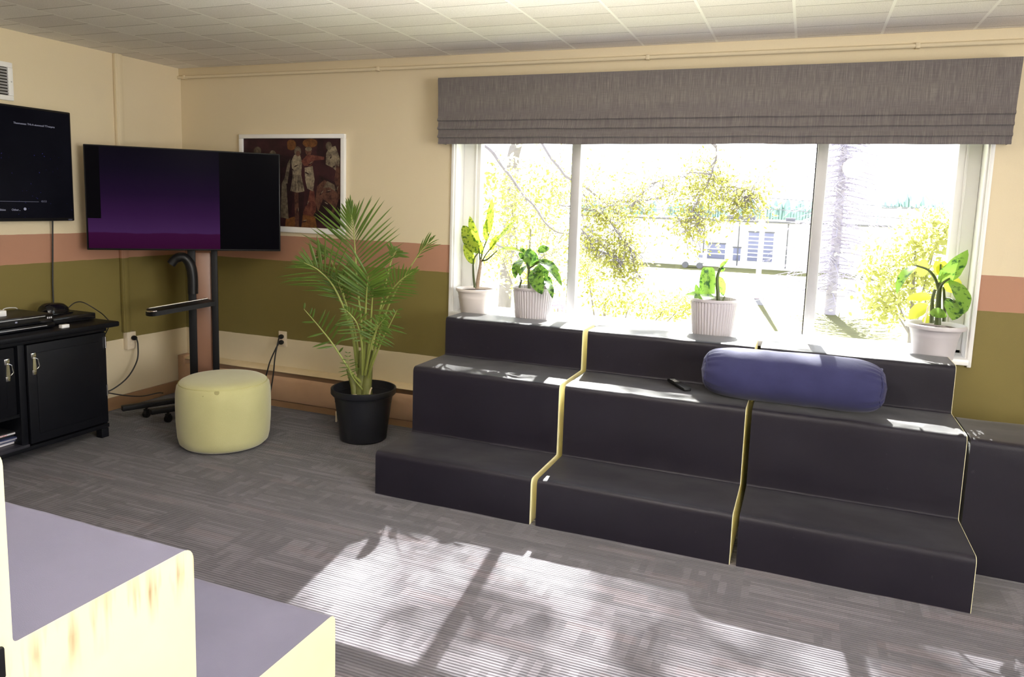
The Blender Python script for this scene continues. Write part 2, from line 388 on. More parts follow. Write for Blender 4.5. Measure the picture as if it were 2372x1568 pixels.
# left woman in a pleated skirt
patch(2, [(.535, .02), (.53, .42), (.57, .43), (.575, .02)]); patch(5, [(.575, .02), (.575, .4), (.63, .4), (.62, .2), (.6, .02)])
patch(1, [(.49, .42), (.515, .58), (.50, .75), (.53, .82), (.59, .82), (.61, .74), (.60, .60), (.635, .42), (.56, .40)])
ell(6, .565, .86, .034, .055); ell(2, .57, .835, .022, .03); patch(6, [(.42, .5), (.46, .72), (.49, .78), (.49, .72), (.46, .5)])
patch(6, [(.385, .12), (.40, .5), (.43, .56), (.45, .48), (.47, .1)])
# middle man reaching out
patch(3, [(.60, .75), (.66, .82), (.72, .82), (.83, .80), (.83, .77), (.73, .76), (.70, .7), (.63, .7)])
patch(1, [(.635, .68), (.64, .55), (.66, .45), (.72, .42), (.735, .55), (.715, .7)]); ell(2, .675, .86, .032, .045); ell(6, .675, .885, .034, .025)
# right figures
patch(1, [(.845, .72), (.85, .84), (.88, .90), (.94, .92), (.985, .78), (.97, .62), (.92, .68)]); ell(6, .875, .92, .03, .045)
patch(2, [(.74, .30), (.76, .48), (.83, .55), (.92, .5), (.98, .36), (.93, .2), (.83, .12), (.77, .2)])
patch(6, [(.82, .46), (.86, .54), (.93, .5), (.95, .42), (.88, .47)]); patch(2, [(.93, .55), (.95, .72), (.99, .68), (.99, .3)]); patch(5, [(.77, .2), (.82, .34), (.92, .26), (.86, .1)])
patch(2, [(.05, .2), (.08, .7), (.16, .8), (.24, .7), (.22, .2)]); ell(6, .15, .86, .04, .05); patch(2, [(.25, .2), (.27, .7), (.32, .75), (.37, .6), (.35, .2)]); ell(6, .31, .82, .035, .05)
for k in range(7): u = .50+.018*k; patch(6 if k % 2 else 5, [(u, .42), (u+.006, .42), (.528+.010*k, .60), (.525+.010*k, .60)])
for (u, v, a) in ((.55, .70, .5), (.66, .62, -.4), (.69, .72, .6), (.90, .80, .9), (.93, .70, .7), (.87, .42, .2), (.84, .28, -.5), (.80, .40, .9), (.51, .66, -.6), (.95, .45, 1.2), (.56, .2, 1.5), (.66, .28, 1.1), (.63, .08, .2)):
    ell(5, u, v, .022, .007, a); ell(1, u+.012, v+.016, .018, .005, a)
patch(0, [(.40, .84), (.47, .82), (.46, .98), (.40, .98)]); patch(5, [(.76, .82), (.83, .80), (.82, .99), (.77, .99)])
b.cur = 0
b.build('canvas', PM, pt, smooth=0)

# outlets and cords ------------------------------------------------
def outlet(loc, axis, label):
    o = thing('wall_outlet', label, 'outlet', loc); x, y, z = loc
    if axis == 'y':
        MB().box((x-.036, -.007, z-.058), (x+.036, 0, z+.058), .003).build('cover_plate', M_PLATE, o)
        for dz in (-.02, .02): MB().box((x-.016, -.009, z+dz-.014), (x+.016, -.006, z+dz+.014), .003).build('socket', M_PLATE, o)
    else:
        MB().box((0, y-.036, z-.062), (.042, y+.036, z+.062), .004).build('surface_box', M_PLATE, o)
        for dz in (-.02, .02): MB().box((.041, y-.016, z+dz-.014), (.044, y+.016, z+dz+.014), .003).build('socket', M_PLATE, o)
    return o
outlet((.925, 0, .487), 'y', 'ivory wall outlet on the window wall with two black plugs in it')
outlet((0, -.537, .475), 'x', 'ivory surface mounted outlet at the foot of the left wall moulding')
def cord(name, label, plug, pts, r=.005, pdir=(0, -1, 0)):
    o = thing(name, label, 'cord', plug); p = V(plug); d = V(pdir)
    MB().tube([p+d*.008, p+d*.02, p+d*.034, p+d*.045], [.014, .018, .016, .008], 12).build('plug', M_BLACK, o)
    MB().tube(spline([p+d*.044]+[V(q) for q in pts], 40), r, 8).build('cable', M_CABLE, o); return o
cord('power_cord', 'black power cord from the upper socket under the painting, hanging on the right', (.925, 0, .507),
     [(.937, -.07, .48), (.938, -.105, .38), (.925, -.11, .25), (.905, -.118, .12), (.87, -.112, .02), (.78, -.13, .006), (.6, -.16, .006)])
cord('power_cord', 'black power cord from the lower socket under the painting, hanging on the left', (.925, 0, .465),
     [(.918, -.07, .43), (.89, -.105, .33), (.86, -.115, .22), (.81, -.12, .12), (.7, -.14, .03), (.62, -.18, .006)])
cord('power_cord', 'black power cord looping from the left wall outlet down behind the cabinet', (.042, -.537, .495),
     [(.09, -.53, .44), (.11, -.56, .34), (.12, -.65, .24), (.10, -.76, .175), (.08, -.83, .17)], .005, (1, 0, 0))
o = MB(); o.tube(spline([(.13, -.83, .175), (.14, -.74, .14), (.17, -.66, .115), (.19, -.58, .10), (.23, -.50, .108), (.28, -.5, .114)], 30), .004)
tag(o.build('signal_cable', M_CABLE), 'thin black cable from behind the cabinet to the stand base', 'cord')

# ------------------------------------------------------------------ televisions
def screen_mat(kind):
    t = NT('screen_'+kind); p = t.xyz()
    if kind == 'menu':
        v = t.pos(); n1 = t.noise(70, v, 2); n2 = t.noise(4, v, 2)
        spk = t.math('GREATER_THAN', n1, .735); low = t.math('LESS_THAN', p[2], .42)
        spk = t.math('MULTIPLY', spk, low)
        c = t.mix(n2, (.0004, .0004, .0012, 1), (.005, .005, .008, 1)); c = t.mix(spk, c, (.03, .03, .16, 1)); st = 1.0
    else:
        # purple room reflection painted in as glow, left of the black third; u along the width, w up, both in metres
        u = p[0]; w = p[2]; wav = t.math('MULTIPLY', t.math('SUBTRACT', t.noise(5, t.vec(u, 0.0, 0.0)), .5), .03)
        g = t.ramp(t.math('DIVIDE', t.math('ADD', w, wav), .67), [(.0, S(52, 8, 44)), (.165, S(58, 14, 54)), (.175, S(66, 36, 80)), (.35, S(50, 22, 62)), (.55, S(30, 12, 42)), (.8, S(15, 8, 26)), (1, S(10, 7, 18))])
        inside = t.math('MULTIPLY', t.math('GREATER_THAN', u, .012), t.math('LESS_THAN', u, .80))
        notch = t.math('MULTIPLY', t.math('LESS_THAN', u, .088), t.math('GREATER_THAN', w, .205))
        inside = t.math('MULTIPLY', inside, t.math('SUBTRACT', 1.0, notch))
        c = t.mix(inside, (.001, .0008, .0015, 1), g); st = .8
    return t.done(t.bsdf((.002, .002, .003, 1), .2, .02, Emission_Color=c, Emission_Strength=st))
M_TXT = mat('screen_text', (.02, .02, .02, 1), .5, emit=(.5, .5, .65, 1), estr=.45)
M_TXTD = mat('screen_text_dim', (.02, .02, .02, 1), .5, emit=(.4, .4, .6, 1), estr=.2)
tv = thing('wall_television', 'black flat television mounted on the left wall showing a dark menu', 'television', (0, -1.55, 1.325))
ty0, ty1, tz0, tz1 = -2.15, -.952, 1.324, 2.003
MB().box((.03, ty0, tz0), (.0595, ty1, tz1), .006).build('housing', M_BLACK, tv)
MB().box((0, -1.75, 1.5), (.03, -1.35, 1.85), .004).build('wall_bracket', M_BLACKM, tv)
sc_o = MB().box((.059, ty0+.012, tz0+.02), (.0605, ty1-.010, tz1-.012)); sc_o = sc_o.build('screen', screen_mat('menu'), tv, smooth=0)
R_T = (PI/2, 0, PI/2); xs = .0606
def tvt(body, u, v, size, m, wid=None):
    p = at(u, v, x=xs); o = text('screen_caption', body, size, m, sc_o, p, R_T); return o
tvt('Thanmessas: THi-A-sionweoil TTranpms', 31, 286, .0155, M_TXT)
tvt('40:53', 95, 468.5, .017, M_TXTD); tvt('Other...', 27, 488, .017, M_TXT); tvt('bilities', -4, 488, .017, M_TXT)
tvt('VIZIO', 158.5, 510, .011, M_TXTD)
p = at(58, 484, x=xs); MB().tube([(xs-.0002, p.y, p.z), (xs+.0006, p.y, p.z)], .0085, 16).build('gear_icon', M_TXT, sc_o)
pa, pb = at(0, 466, x=xs), at(90, 466.5, x=xs); MB().box((xs-.0002, pa.y-.1, pa.z-.0012), (xs+.0005, pb.y, pa.z+.0012)).build('progress_bar', M_TXTD, sc_o, smooth=0)
MB().tube(spline([(.04, -1.088, 1.33), (.034, -1.088, 1.24), (.028, -1.09, 1.1), (.026, -1.097, .92), (.03, -1.1, .728)], 20), .0048).build('power_cable', M_CABLE, tv)

# television on a rolling stand in the corner: direction along the screen T, towards the room NRM
P0, P1 = V((.13, -.93, 0)), V((1.01, -.125, 0)); T = (P1-P0).normalized(); NRM = V((T.y, -T.x, 0)); TW = (P1-P0).length
def stand_tv():
    o = thing('stand_television', 'large black television with a painted purple reflection on the corner stand', 'television', P0+V((0, 0, 1.14)))
    o.rotation_euler.z = math.atan2(T.y, T.x); hgt = .672
    MB().box((0, 0, 0), (TW, .028, hgt), .005).build('housing', M_BLACK, o, local=True)
    s = MB().box((.008, -.0012, .012), (TW-.008, .0004, hgt-.008)).build('screen', screen_mat('painted_reflection'), o, smooth=0, local=True)
    MB().box((.25, .027, .06), (TW-.25, .055, .42), .01).build('rear_casing', M_BLACK, o, local=True)
    MB().box((.006, -.003, .004), (TW-.006, .001, .011), .001).build('bottom_bezel', M_BLACKM, o, local=True)
    return o
stand_tv()
def on_stand(u, v, back):
    """point seen at (u, v) on the vertical plane lying `back` behind the screen"""
    q = P0-NRM*back; d = _f + CR*((u-CX)/FPX) - CU*((v-CY)/FPX); k = (q-CP).dot(NRM)/d.dot(NRM); return CP+d*k
cart = thing('television_stand', 'black rolling television stand in the corner with two posts and tray', 'tv stand', (.5, -.5, 0))
MX = Matrix.Rotation(math.atan2(T.y, T.x), 4, 'Z')
def bar(name, c, w, d, z0, z1, m, bev=.004):
    mt = Matrix.Translation(V((c.x, c.y, 0))) @ MX
    return MB().box((-w/2, -d/2, z0), (w/2, d/2, z1), bev, mt).build(name, m, cart)
pa = on_stand(447, 740, .10); pb = on_stand(499, 740, .10)
bar('post', pa, .05, .05, .06, 1.5, M_BLACKM); bar('post', pb, .042, .05, .06, 1.5, M_BLACKM)
pc = (pa+pb)/2; bar('cable_cover', pc-NRM*.012, (pb-pa).length, .012, .12, 1.12, M_BROWNP)
pm = P0+T*(TW/2)-NRM*.062
bar('mount_plate', pm, .7, .012, 1.22, 1.52, M_BLACKM); bar('mount_arm', (pa+pb)/2*.5+pm*.5, .3, .05, 1.35, 1.42, M_BLACKM)
# base: two feet along the screen direction with casters, joined under the posts
fa, fb = V((.27, -.80, 0)), V((.62, -.33, 0))
MB().box((-.40, -.022, .07), (.30, .022, .105), .006, Matrix.Translation(V((.455, -.48, 0))) @ Matrix.Rotation(math.atan2(.33, .16), 4, 'Z')).build('foot', M_BLACKM, cart)
MB().box((-.35, -.022, .07), (.28, .022, .105), .006, Matrix.Translation(V((.66, -.50, 0))) @ Matrix.Rotation(math.atan2(.33, .16), 4, 'Z')).build('foot', M_BLACKM, cart)
MB().box((-.08, -.03, .06), (.30, .03, .125), .006, Matrix.Translation(V((pa.x-.02, pa.y-.04, 0))) @ MX).build('base_plate', M_BLACKM, cart)
def caster(c):
    k = MB(); k.tube([(c[0], c[1], .073), (c[0], c[1], .058)], .009).box((c[0]-.016, c[1]-.012, .03), (c[0]+.016, c[1]+.012, .06), .003)
    k = k.build('caster', M_BLACK, cart)
    MB().tube([(c[0]-.011, c[1], .026), (c[0]+.011, c[1], .026)], .026, 18).build('wheel', M_BLACK, k)
for c in ((.35, -.705), (.54, -.30), (.56, -.72), (.73, -.31)): caster(c)
# tray with a pale rounded lip, and the curved cable arm under the screen
la, lb = V((.47, -.79, .752)), V((.66, -.42, .80)); ax = (lb-la); L = ax.length; ax = ax.normalized(); sd = V((ax.y, -ax.x, 0)).normalized()
pl = []
for a in [PI/2+PI*k/10 for k in range(11)]: pl.append((.045+.045*math.cos(a), .075*math.sin(a)))
pl += [(L, -.075), (L, .075)]
def tp(u, v, dz): return la+ax*u-sd*v+V((0, 0, dz))
b = MB(); n = len(pl); b.add([tp(u, v, 0) for u, v in pl]+[tp(u, v, -.03) for u, v in pl], [list(range(n)), [n+i for i in range(n)][::-1]]+[[i, (i+1) % n, n+(i+1) % n, n+i] for i in range(n)])
tr = b.build('tray', M_BLACKM, cart)
MB().tube([tp(u, v, .002) for u, v in [pl[-1]]+pl[:-2]], .005).build('tray_lip', M_CHROME, tr)
q = [on_stand(u, v, .075) for u, v in ((396, 612), (408, 599), (425, 596), (440, 612), (446, 640), (447, 680))]
MB().tube(spline(q, 24), [.03]*6+[.032]*8+[.034]*11, 10).build('cable_arm', M_BLACK, cart)

# ------------------------------------------------------------------ media cabinet and what stands on it
CXF, CYR, CYL, CT = .478, -1.093, -2.21, .722
cab = thing('media_cabinet', 'black wooden cabinet with clasped doors against the left wall', 'cabinet', (.25, -1.65, 0))
b = MB()
b.box((.02, CYL, .06), (CXF-.02, CYL+.02, .69)); b.box((.02, CYR-.022, .06), (CXF-.02, CYR, .69)); b.box((.02, CYL, .06), (.03, CYR, .69))
b.box((.02, CYL, .06), (CXF-.005, CYR, .085), .002); b.box((.02, CYL, .262), (CXF-.02, -1.61, .28)); b.box((.02, CYL, .668), (CXF, CYR, .69), .002)
b.box((.02, -1.64, .08), (CXF-.01, -1.602, .68), .002)
b.build('carcass', M_CAB, cab)
b = MB(); b.box((.005, CYL-.05, .69), (CXF+.03, CYR+.07, CT), .008); b.build('cabinet_top', M_CAB, cab)
MB().box((.03, CYL+.02, .085), (CXF+.002, -1.604, .102), .003).build('shelf', mat('shelf_sheen', (.03, .03, .04, 1), .3), cab)
def door(y0, y1, z0, z1, hinge, latch):
    d = MB(); d.box((CXF-.018, y0, z0), (CXF+.004, y1, z1), .004); d.box((CXF+.003, y0+.05, z0+.05), (CXF+.0075, y1-.05, z1-.05), .003)
    d = d.build('door', M_CAB, cab)
    if hinge:
        for z in (.60, .30): MB().tube([(CXF+.006, y1-.006, z-.035), (CXF+.006, y1-.006, z+.035)], .005).build('hinge', M_CHROME, d)
    y, z = latch; k = MB(); x = CXF+.004
    k.box((x, y-.014, z+.030), (x+.006, y+.014, z+.062), .002); k.box((x, y-.011, z-.062), (x+.007, y+.013, z-.034), .002)
    k.prism([(y-.010, z-.036), (y+.012, z-.036), (y+.008, z+.034), (y-.006, z+.034)], x+.002, x+.009)
    k.tube([(x+.008, y+.004, z+.034), (x+.012, y+.018, z+.026), (x+.012, y+.026, z-.016), (x+.010, y+.014, z-.03)], .0028)
    k.build('clasp', M_CHROME, d)
door(-1.598, -1.104, .098, .662, True, (-1.565, .552)); door(-2.17, -1.668, .286, .662, False, (-1.712, .545))
for x, y in ((.06, CYR-.03), (CXF-.03, CYR-.03), (.06, CYL+.03), (CXF-.03, CYL+.03)): MB().box((x-.025, y-.025, 0), (x+.025, y+.025, .06), .004).build('leg', M_CAB, cab)
# disc player (two units stacked) -----------------------------------
def player(z0, z1, y1, x1, label, main):
    o = thing('disc_player', label, 'media player', (.25, -1.7, z0))
    MB().box((.10, -1.93, z0+.004), (x1, y1, z1), .003).build('case', M_BLACK, o)
    f = MB().box((x1-.001, -1.93, z0+.006), (x1+.006, y1, z1-.002), .002).build('front_panel', M_GLOSS, o)
    MB().box((x1+.005, -1.92, z1-.012), (x1+.0072, y1-.05, z1-.0085)).build('light_strip', M_ALU, o)
    if main:
        MB().box((x1+.005, -1.84, z0+.022), (x1+.0065, y1-.09, z0+.042)).build('disc_drawer', M_BLACK, o)
        MB().box((x1+.006, -1.60, z0+.026), (x1+.0075, -1.588, z0+.034)).build('disc_logo', M_TXT, o)
        for k in range(3): MB().box((x1+.005, y1-.04+k*.011, z0+.028), (x1+.0075, y1-.033+k*.011, z0+.038)).build('button', M_ALU, o)
    for yy in (-1.88, y1-.05): MB().tube([(x1-.04, yy, z0), (x1-.04, yy, z0+.006)], .012).build('foot', M_BLACK, o)
    return o
player(CT, CT+.03, -1.37, .40, 'slim black player under the disc player on the black cabinet', False)
player(CT+.03, CT+.085, -1.375, .395, 'black disc player stacked on a slimmer one on the cabinet', True)
o = MB(); o.box((.24, -1.75, CT+.085), (.30, -1.575, CT+.118), .004); tag(o.build('white_adapter', M_WHITE), 'small white box on top of the disc player', 'adapter')
o = MB().tube(spline([(.25, -1.574, CT+.098), (.2, -1.52, CT+.112), (.15, -1.44, CT+.104), (.09, -1.37, CT+.08), (.075, -1.35, CT+.006)], 20), .003)
tag(o.build('white_cable', M_WHITE), 'thin white cable behind the disc player', 'cord')
o = MB(); o.box((.435, -1.372, CT), (.465, -1.325, CT+.02), .003); tag(o.build('white_dongle', M_WHITE), 'tiny white dongle in front corner beside the disc player', 'adapter')
o = thing('set_top_box', 'flat black box at the back corner of the cabinet top', 'media box', (.2, -1.2, CT))
MB().box((.09, -1.335, CT+.004), (.33, -1.045, CT+.042), .005).build('case', M_BLACK, o); MB().box((.327, -1.33, CT+.01), (.333, -1.05, CT+.036), .002).build('front_panel', M_GLOSS, o)
for yy in (-1.3, -1.08): MB().tube([(.3, yy, CT), (.3, yy, CT+.006)], .01).build('foot', M_BLACK, o)
o = thing('mini_speaker', 'rounded black gadget lying on the flat black box', 'gadget', (.2, -1.22, CT+.042))
rows = []
for i in range(17):
    a = PI*i/16; row = []
    for k in range(13):
        u = -1+2*k/12; w = (1-abs(u)**4)**.4
        row.append((.19-.055*math.cos(a)*w*(1-.15*u), -1.215+.088*u, CT+.042+(.012+.058*math.sin(a))*w*(1-.12*u)))
    rows.append(row)
b = MB().grid(rows); b.box((.135, -1.30, CT+.042), (.245, -1.13, CT+.052), .004); b.build('housing', M_GLOSS, o)
MB().tube(spline([(.2, -1.13, CT+.07), (.2, -1.08, CT+.098), (.2, -1.02, CT+.09), (.26, -.97, CT+.035), (.34, -.985, CT+.006), (.36, -.975, CT-.04), (.3, -.99, CT-.14), (.2, -1.02, CT-.16)], 40), .0032).build('cable', M_CABLE, o)
# discs and books on the low shelf -----------------------------------
M_DV = [mat('case_'+n, c, .3) for n, c in (('black', (.02, .02, .022, 1)), ('white', S(225, 222, 228)), ('maroon', S(84, 36, 40)), ('blue', S(52, 60, 96)), ('grey', S(160, 158, 170)))]
M_REDT = mat('red_print', S(190, 40, 40), .5)
z = .103; specs = [(.016, -1.607, 4, 'pale grey thick book at the bottom of the stack on the low shelf'), (.012, -1.62, 1, 'white disc case second from the bottom on the low shelf'), (.015, -1.612, 3, 'blue disc case in the middle of the stack on the low shelf'),
     (.012, -1.63, 0, 'thin black disc case second from the top on the low shelf'), (.018, -1.606, 2, 'black topped case with a white and maroon spine on top of the low shelf stack')]
for i, (h, y1, mi, lb) in enumerate(specs):
    o = thing('disc_case', lb, 'disc case', (.36, -1.75, z), 'cases stacked on the low shelf'); o['group'] = 'cases stacked on the low shelf'
    MB().box((.24, y1-.30, z), (.40+.012*(i % 3), y1, z+h), .0015).build('cover', M_DV[0] if i in (3, 4) else M_DV[mi], o)
    x1 = .40+.012*(i % 3)
    MB().box((x1, y1-.297, z+.002), (x1+.0012, y1-.003, z+h*.62), .0003).build('spine', M_DV[[1, 3, 4, 0, 2][i]] if i < 4 else M_DV[1], o)
    if i == 4: text('spine_title', 'WORLD', .011, M_REDT, o, (x1+.0014, y1-.12, z+.003), R_T)
    z += h+.0003

# ------------------------------------------------------------------ ottoman
def ottoman_mat():
    t = NT('pale_olive_velvet'); p = t.xyz()
    c = t.mix(t.noise(6, detail=4), S(180, 178, 128), S(200, 197, 146))
    c = t.mix(t.math('MULTIPLY', t.noise(180, detail=2), .2), c, S(150, 146, 96))
    for (a, b_, c_, r) in ((.15, -.215, .385, .016), (.085, -.245, .36, .012), (.10, -.20, .402, .008), (.2, -.09, .40, .014)):
        d = t.n('VectorMath', operation='DISTANCE'); t.L.new(t.pos(), d.inputs[0]); d.inputs[1].default_value = (a, b_, c_)
        k = t.math('MULTIPLY', t.math('LESS_THAN', t.math('ADD', d.outputs['Value'], t.math('MULTIPLY', t.noise(60), .02)), r+.008), .5); c = t.mix(k, c, S(110, 98, 56))
    return t.done(t.bsdf(c, .8, .2, normal=t.bump(t.noise(240, detail=2), .12, .003), sheen=.5))
ot = thing('round_ottoman', 'pale olive green round ottoman stool on the carpet before the corner stand', 'ottoman', (1.185, -.875, 0))
pr = [(0, .006), (.2, .006), (.238, .012), (.257, .03), (.266, .07), (.272, .16), (.2745, .26), (.273, .34), (.266, .378), (.256, .392), (.252, .3955), (.246, .404), (.228, .413), (.18, .420), (.1, .425), (0, .427)]
MB().lathe(pr, (0, 0, 0), 72, lambda a, z: .006*noise.noise(V((math.cos(a)*1.5, math.sin(a)*1.5, z*4)))).build('cushion', ottoman_mat(), ot, local=True)
MB().tube([(.2535*math.cos(a), .2535*math.sin(a), .394) for a in [2*PI*k/60 for k in range(61)]], .0035, 6).build('piping', mat('ottoman_piping', S(188, 184, 130), .8), ot, local=True)

# ------------------------------------------------------------------ foam step seating
def rounded(poly, rads, n=5):
    """poly open polyline in (y, z); every inner corner is rounded"""
    out = [V((*poly[0], 0))]
    for i in range(1, len(poly)-1):
        p = V((*poly[i], 0)); a = (V((*poly[i-1], 0))-p); c = (V((*poly[i+1], 0))-p); r = rads[i-1]
        p0 = p+a.normalized()*r; p1 = p+c.normalized()*r
        for k in range(n+1):
            u = k/n; out.append(p0*(1-u)**2+p*2*u*(1-u)+p1*u*u)
    out.append(V((*poly[-1], 0))); return out
def fill(pl, step):
    o = [pl[0]]
    for a, b_ in zip(pl, pl[1:]):
        k = max(1, int((b_-a).length/step)); o += [a+(b_-a)*(j/k) for j in range(1, k+1)]
    return o
def foam(o, prof, x0, x1, seed, mcov, mside, nx=30, amp=.005, taper=None, pipe0=True):
    """stepped foam body: a cloth cover over the treads and risers, cream vinyl end panels and cream piping along both ends"""
    pl = fill(prof, .035); rows = []
    for i in range(nx+1):
        u = i/nx; x = x0+(x1-x0)*u; r = []
        for j, p in enumerate(pl):
            a = pl[max(j-1, 0)]; c = pl[min(j+1, len(pl)-1)]; t = (c-a).normalized(); nrm = V((-t.y, t.x, 0)) if True else None
            e = math.sin(PI*u)**.5 if 0 < u < 1 else 0
            d = amp*e*(noise.noise(V((x*3+seed, p.x*4, p.y*4)))*1.0+.5*noise.noise(V((x*9+seed, p.x*9, p.y*9))))
            z = max(0.002, p.y+nrm.y*d) if p.y > .003 else p.y
            xx = x+(taper(z)*u if taper else 0)
            r.append(V((xx, p.x+nrm.x*d, z)))
        rows.append(r)
    b = MB(); b.grid(rows); cv = b.build('cover', mcov, o, smooth=60)
    if sum(p.normal.z*p.area for p in cv.data.polygons) < 0: cv.data.flip_normals()
    for xe, k in ((x0, 0), (x1, 1)):
        b = MB(); ring = [V((xe+(taper(p.y)*k if taper else 0), p.x, p.y)) for p in pl]
        e = (.0012 if k else .003)
        b.add([q+V((e, 0, 0)) for q in ring], [list(range(len(ring)))]); b.build('end_panel', mside, o, smooth=0)
        if k or pipe0: MB().tube(ring, .0011, 6).build('piping', mside, o)
PY = [(-.125, 0), (-.125, .83), (-.37, .83), (-.37, .6), (-.76, .6), (-.76, .227), (-1.144, .227), (-1.144, 0)]
PROF = rounded(PY, [.012, .028, .012, .03, .012, .028], 5)
for x0, x1, sd_, lb in ((2.437, 3.298, 1, 'charcoal stepped foam seat on the left, nearest the palm'), (3.328, 4.222, 2, 'charcoal stepped foam seat in the middle, with the remote on it'),
                       (4.250, 5.128, 3, 'charcoal stepped foam seat on the right under the grey pot')):
    o = thing('foam_step_seat', lb, 'foam seat', ((x0+x1)/2, -.6, 0), 'foam step seats below the window'); foam(o, PROF, x0, x1, sd_*7.3, M_FOAM, M_CREAM, pipe0=False)
o = thing('foam_block', 'charcoal foam block at the right edge, beyond the three stepped seats', 'foam seat', (5.7, -.5, 0))
foam(o, rounded([(-.37, 0), (-.37, .592), (-.765, .592), (-.765, 0)], [.03, .03], 5), 5.142, 6.1, 40, M_FOAM, M_FOAM)
# foreground: a mirrored seat facing the window, its cream end towards us
o = thing('foam_step_seat', 'grey topped foam seat with a stained cream end in the lower left foreground', 'foam seat', (2.4, -3.3, 0))
FZ1, FZ2, FZ3 = .215, .69, 1.06
fp = [(-2.475, 0), (-2.475, FZ1), (-3.045, FZ1), (-3.045, FZ2), (-3.475, FZ2), (-3.475, FZ3), (-3.8, FZ3), (-3.8, 0)]
foam(o, rounded(fp, [.03, .012, .035, .012, .03, .03], 6), 1.55, 3.128, 77, M_FFOAM, M_STAIN, 40, .004)
st = MB().box((3.128, -3.55, .64), (3.14, -3.495, .70), .004); st.box((3.128, -3.565, .57), (3.138, -3.51, .645), .004)
st.build('dark_item', M_BLACKM, o)  # unidentified dark item, attached to the seat end as a guess

# ------------------------------------------------------------------ bolster and remote
def navy_mat():
    t = NT('navy_cotton'); c = t.mix(t.noise(8, detail=4), S(38, 39, 76), S(52, 53, 94))
    return t.done(t.bsdf(c, .8, .25, normal=t.bump(t.math('ADD', t.noise(9, detail=3), t.math('MULTIPLY', t.noise(420, detail=1), .1)), .3, .012), sheen=.15))
M_NAVY = navy_mat()
bo = thing('bolster', 'navy blue cotton bolster lying on the foam seats', 'bolster', (4.405, -.565, .6))
bx0, bx1 = 3.985, 4.825; nx, nt = 70, 84; rows = []
for i in range(nx+1):
    u = i/nx; s_ = -1+2*u; e = (1-abs(s_)**7.5)**.42 if abs(s_) < 1 else 0
    uu = .5+.5*math.copysign(1-(1-abs(s_))**1.6 if False else abs(s_), s_)
    x = bx0+(bx1-bx0)*uu; r = []
    for k in range(nt+1):
        a = 2*PI*k/nt; ry, rz = .138, .126
        pleat = .045*max(0, (abs(s_)-.72)/.28)**1.0*math.sin(a*19+3*math.sin(a*3))*(1 if abs(s_) < .985 else .3)
        pleat += .02*noise.noise(V((x*14, math.cos(a)*1.3, math.sin(a)*1.3)))+.035*noise.noise(V((x*3, math.cos(a)*1.2, 5+math.sin(a)*1.2)))
        q = e*(1+pleat); y = -.565+ry*q*math.cos(a); z = .726+rz*q*math.sin(a)
        z = max(z, .6045); r.append((x+.006*noise.noise(V((math.cos(a)*2, math.sin(a)*2, s_*3))), y, z))
    rows.append(r)
MB().grid(rows).build('bolster_cover', M_NAVY, bo, smooth=80)
for xs_, k in ((bx0+.030, .685), (bx1-.030, .685)):
    MB().tube([(xs_+.004*math.sin(5*a), -.565+.136*k*math.cos(a)*1.06, max(.606, .726+.124*k*math.sin(a)*1.06)) for a in [2*PI*j/60 for j in range(61)]], .003, 6).build('end_seam', M_NAVY, bo)
re_ = thing('remote_control', 'slim black remote control lying on the middle foam seat', 'remote', (3.865, -.485, .602))
mt = Matrix.Translation(V((3.865, -.485, .603))) @ Matrix.Rotation(math.atan2(-.19, .125), 4, 'Z')
MB().box((-.105, -.021, 0), (.105, .021, .017), .005, mt, 3).build('body', M_BLACK, re_)
for i in range(4):
    for j in range(3): MB().box((-.085+i*.016, -.013+j*.0095, .016), (-.075+i*.016, -.0065+j*.0095, .0185), .001, mt).build('button', M_ALU, re_)
MB().lathe([(0, .0185), (.011, .0185), (.012, .016)], (0, 0, 0), 20).build('tmp', M_BLACKM, re_)
bpy.data.objects.remove(bpy.data.objects['tmp'])
k = MB().lathe([(0, .0188), (.010, .0188), (.0115, .0165)], (0, 0, 0), 20); k.v = [mt @ p for p in k.v]; k.build('navigation_pad', M_BLACKM, re_)

# ------------------------------------------------------------------ plants
def leaf(mb, base, tip, width, up, bow=.12, fold=.18, ns=9, shape=1.0, wave=0, droop=0):
    base, tip, up = V(base), V(tip), V(up); L = (tip-base).length; mid = (base+tip)/2+up.normalized()*bow*L
    rows = []; prev = None
    for i in range(ns+1):
        t = i/ns; c = base*(1-t)**2+mid*2*t*(1-t)+tip*t*t
        tg = ((mid-base)*(1-t)+(tip-mid)*t); tg = tg.normalized() if tg.length > 1e-6 else V((0, 0, 1))
        sd = tg.cross(up); sd = sd.normalized() if sd.length > 1e-5 else tg.orthogonal().normalized(); nr = sd.cross(tg)
        w = width*.5*(math.sin(PI*min(1, t**.8*shape+.001*(1-t)))**.75 if t < 1 else 0)
        w = max(w, width*.02*(1-t))
        rows.append([c+sd*(w*s)+nr*(fold*abs(s)*w+wave*w*math.sin(t*17+s*2)) for s in (-1, -.5, 0, .5, 1)])
    mb.grid(rows)
M_PALM = leaf_mat('palm_leaf', S(60, 92, 32), S(116, 144, 56), spots=False, trans=.4)
M_PALMST = mat('palm_stem', S(118, 122, 66), .5, var=.25, vscale=20)
M_RACH = mat('palm_rachis', S(150, 160, 84), .5)
palm = thing('potted_palm', 'tall green palm in a black nursery pot on the carpet', 'plant', (1.885, -.41, 0))
PC = V((1.885, -.41, 0)); b = MB()
b.lathe([(.0, .004), (.135, .004), (.147, .01), (.152, .06), (.176, .24), (.184, .29), (.196, .294), (.205, .305), (.205, .335), (.198, .338), (.193, .335), (.188, .30), (.172, .24)], PC, 48)
b.build('pot', M_POTB, palm)
MB().lathe([(0, .262), (.08, .256), (.176, .25)], PC, 40, lambda a, z: .02*math.sin(a*7)).build('soil', M_SOIL, palm)
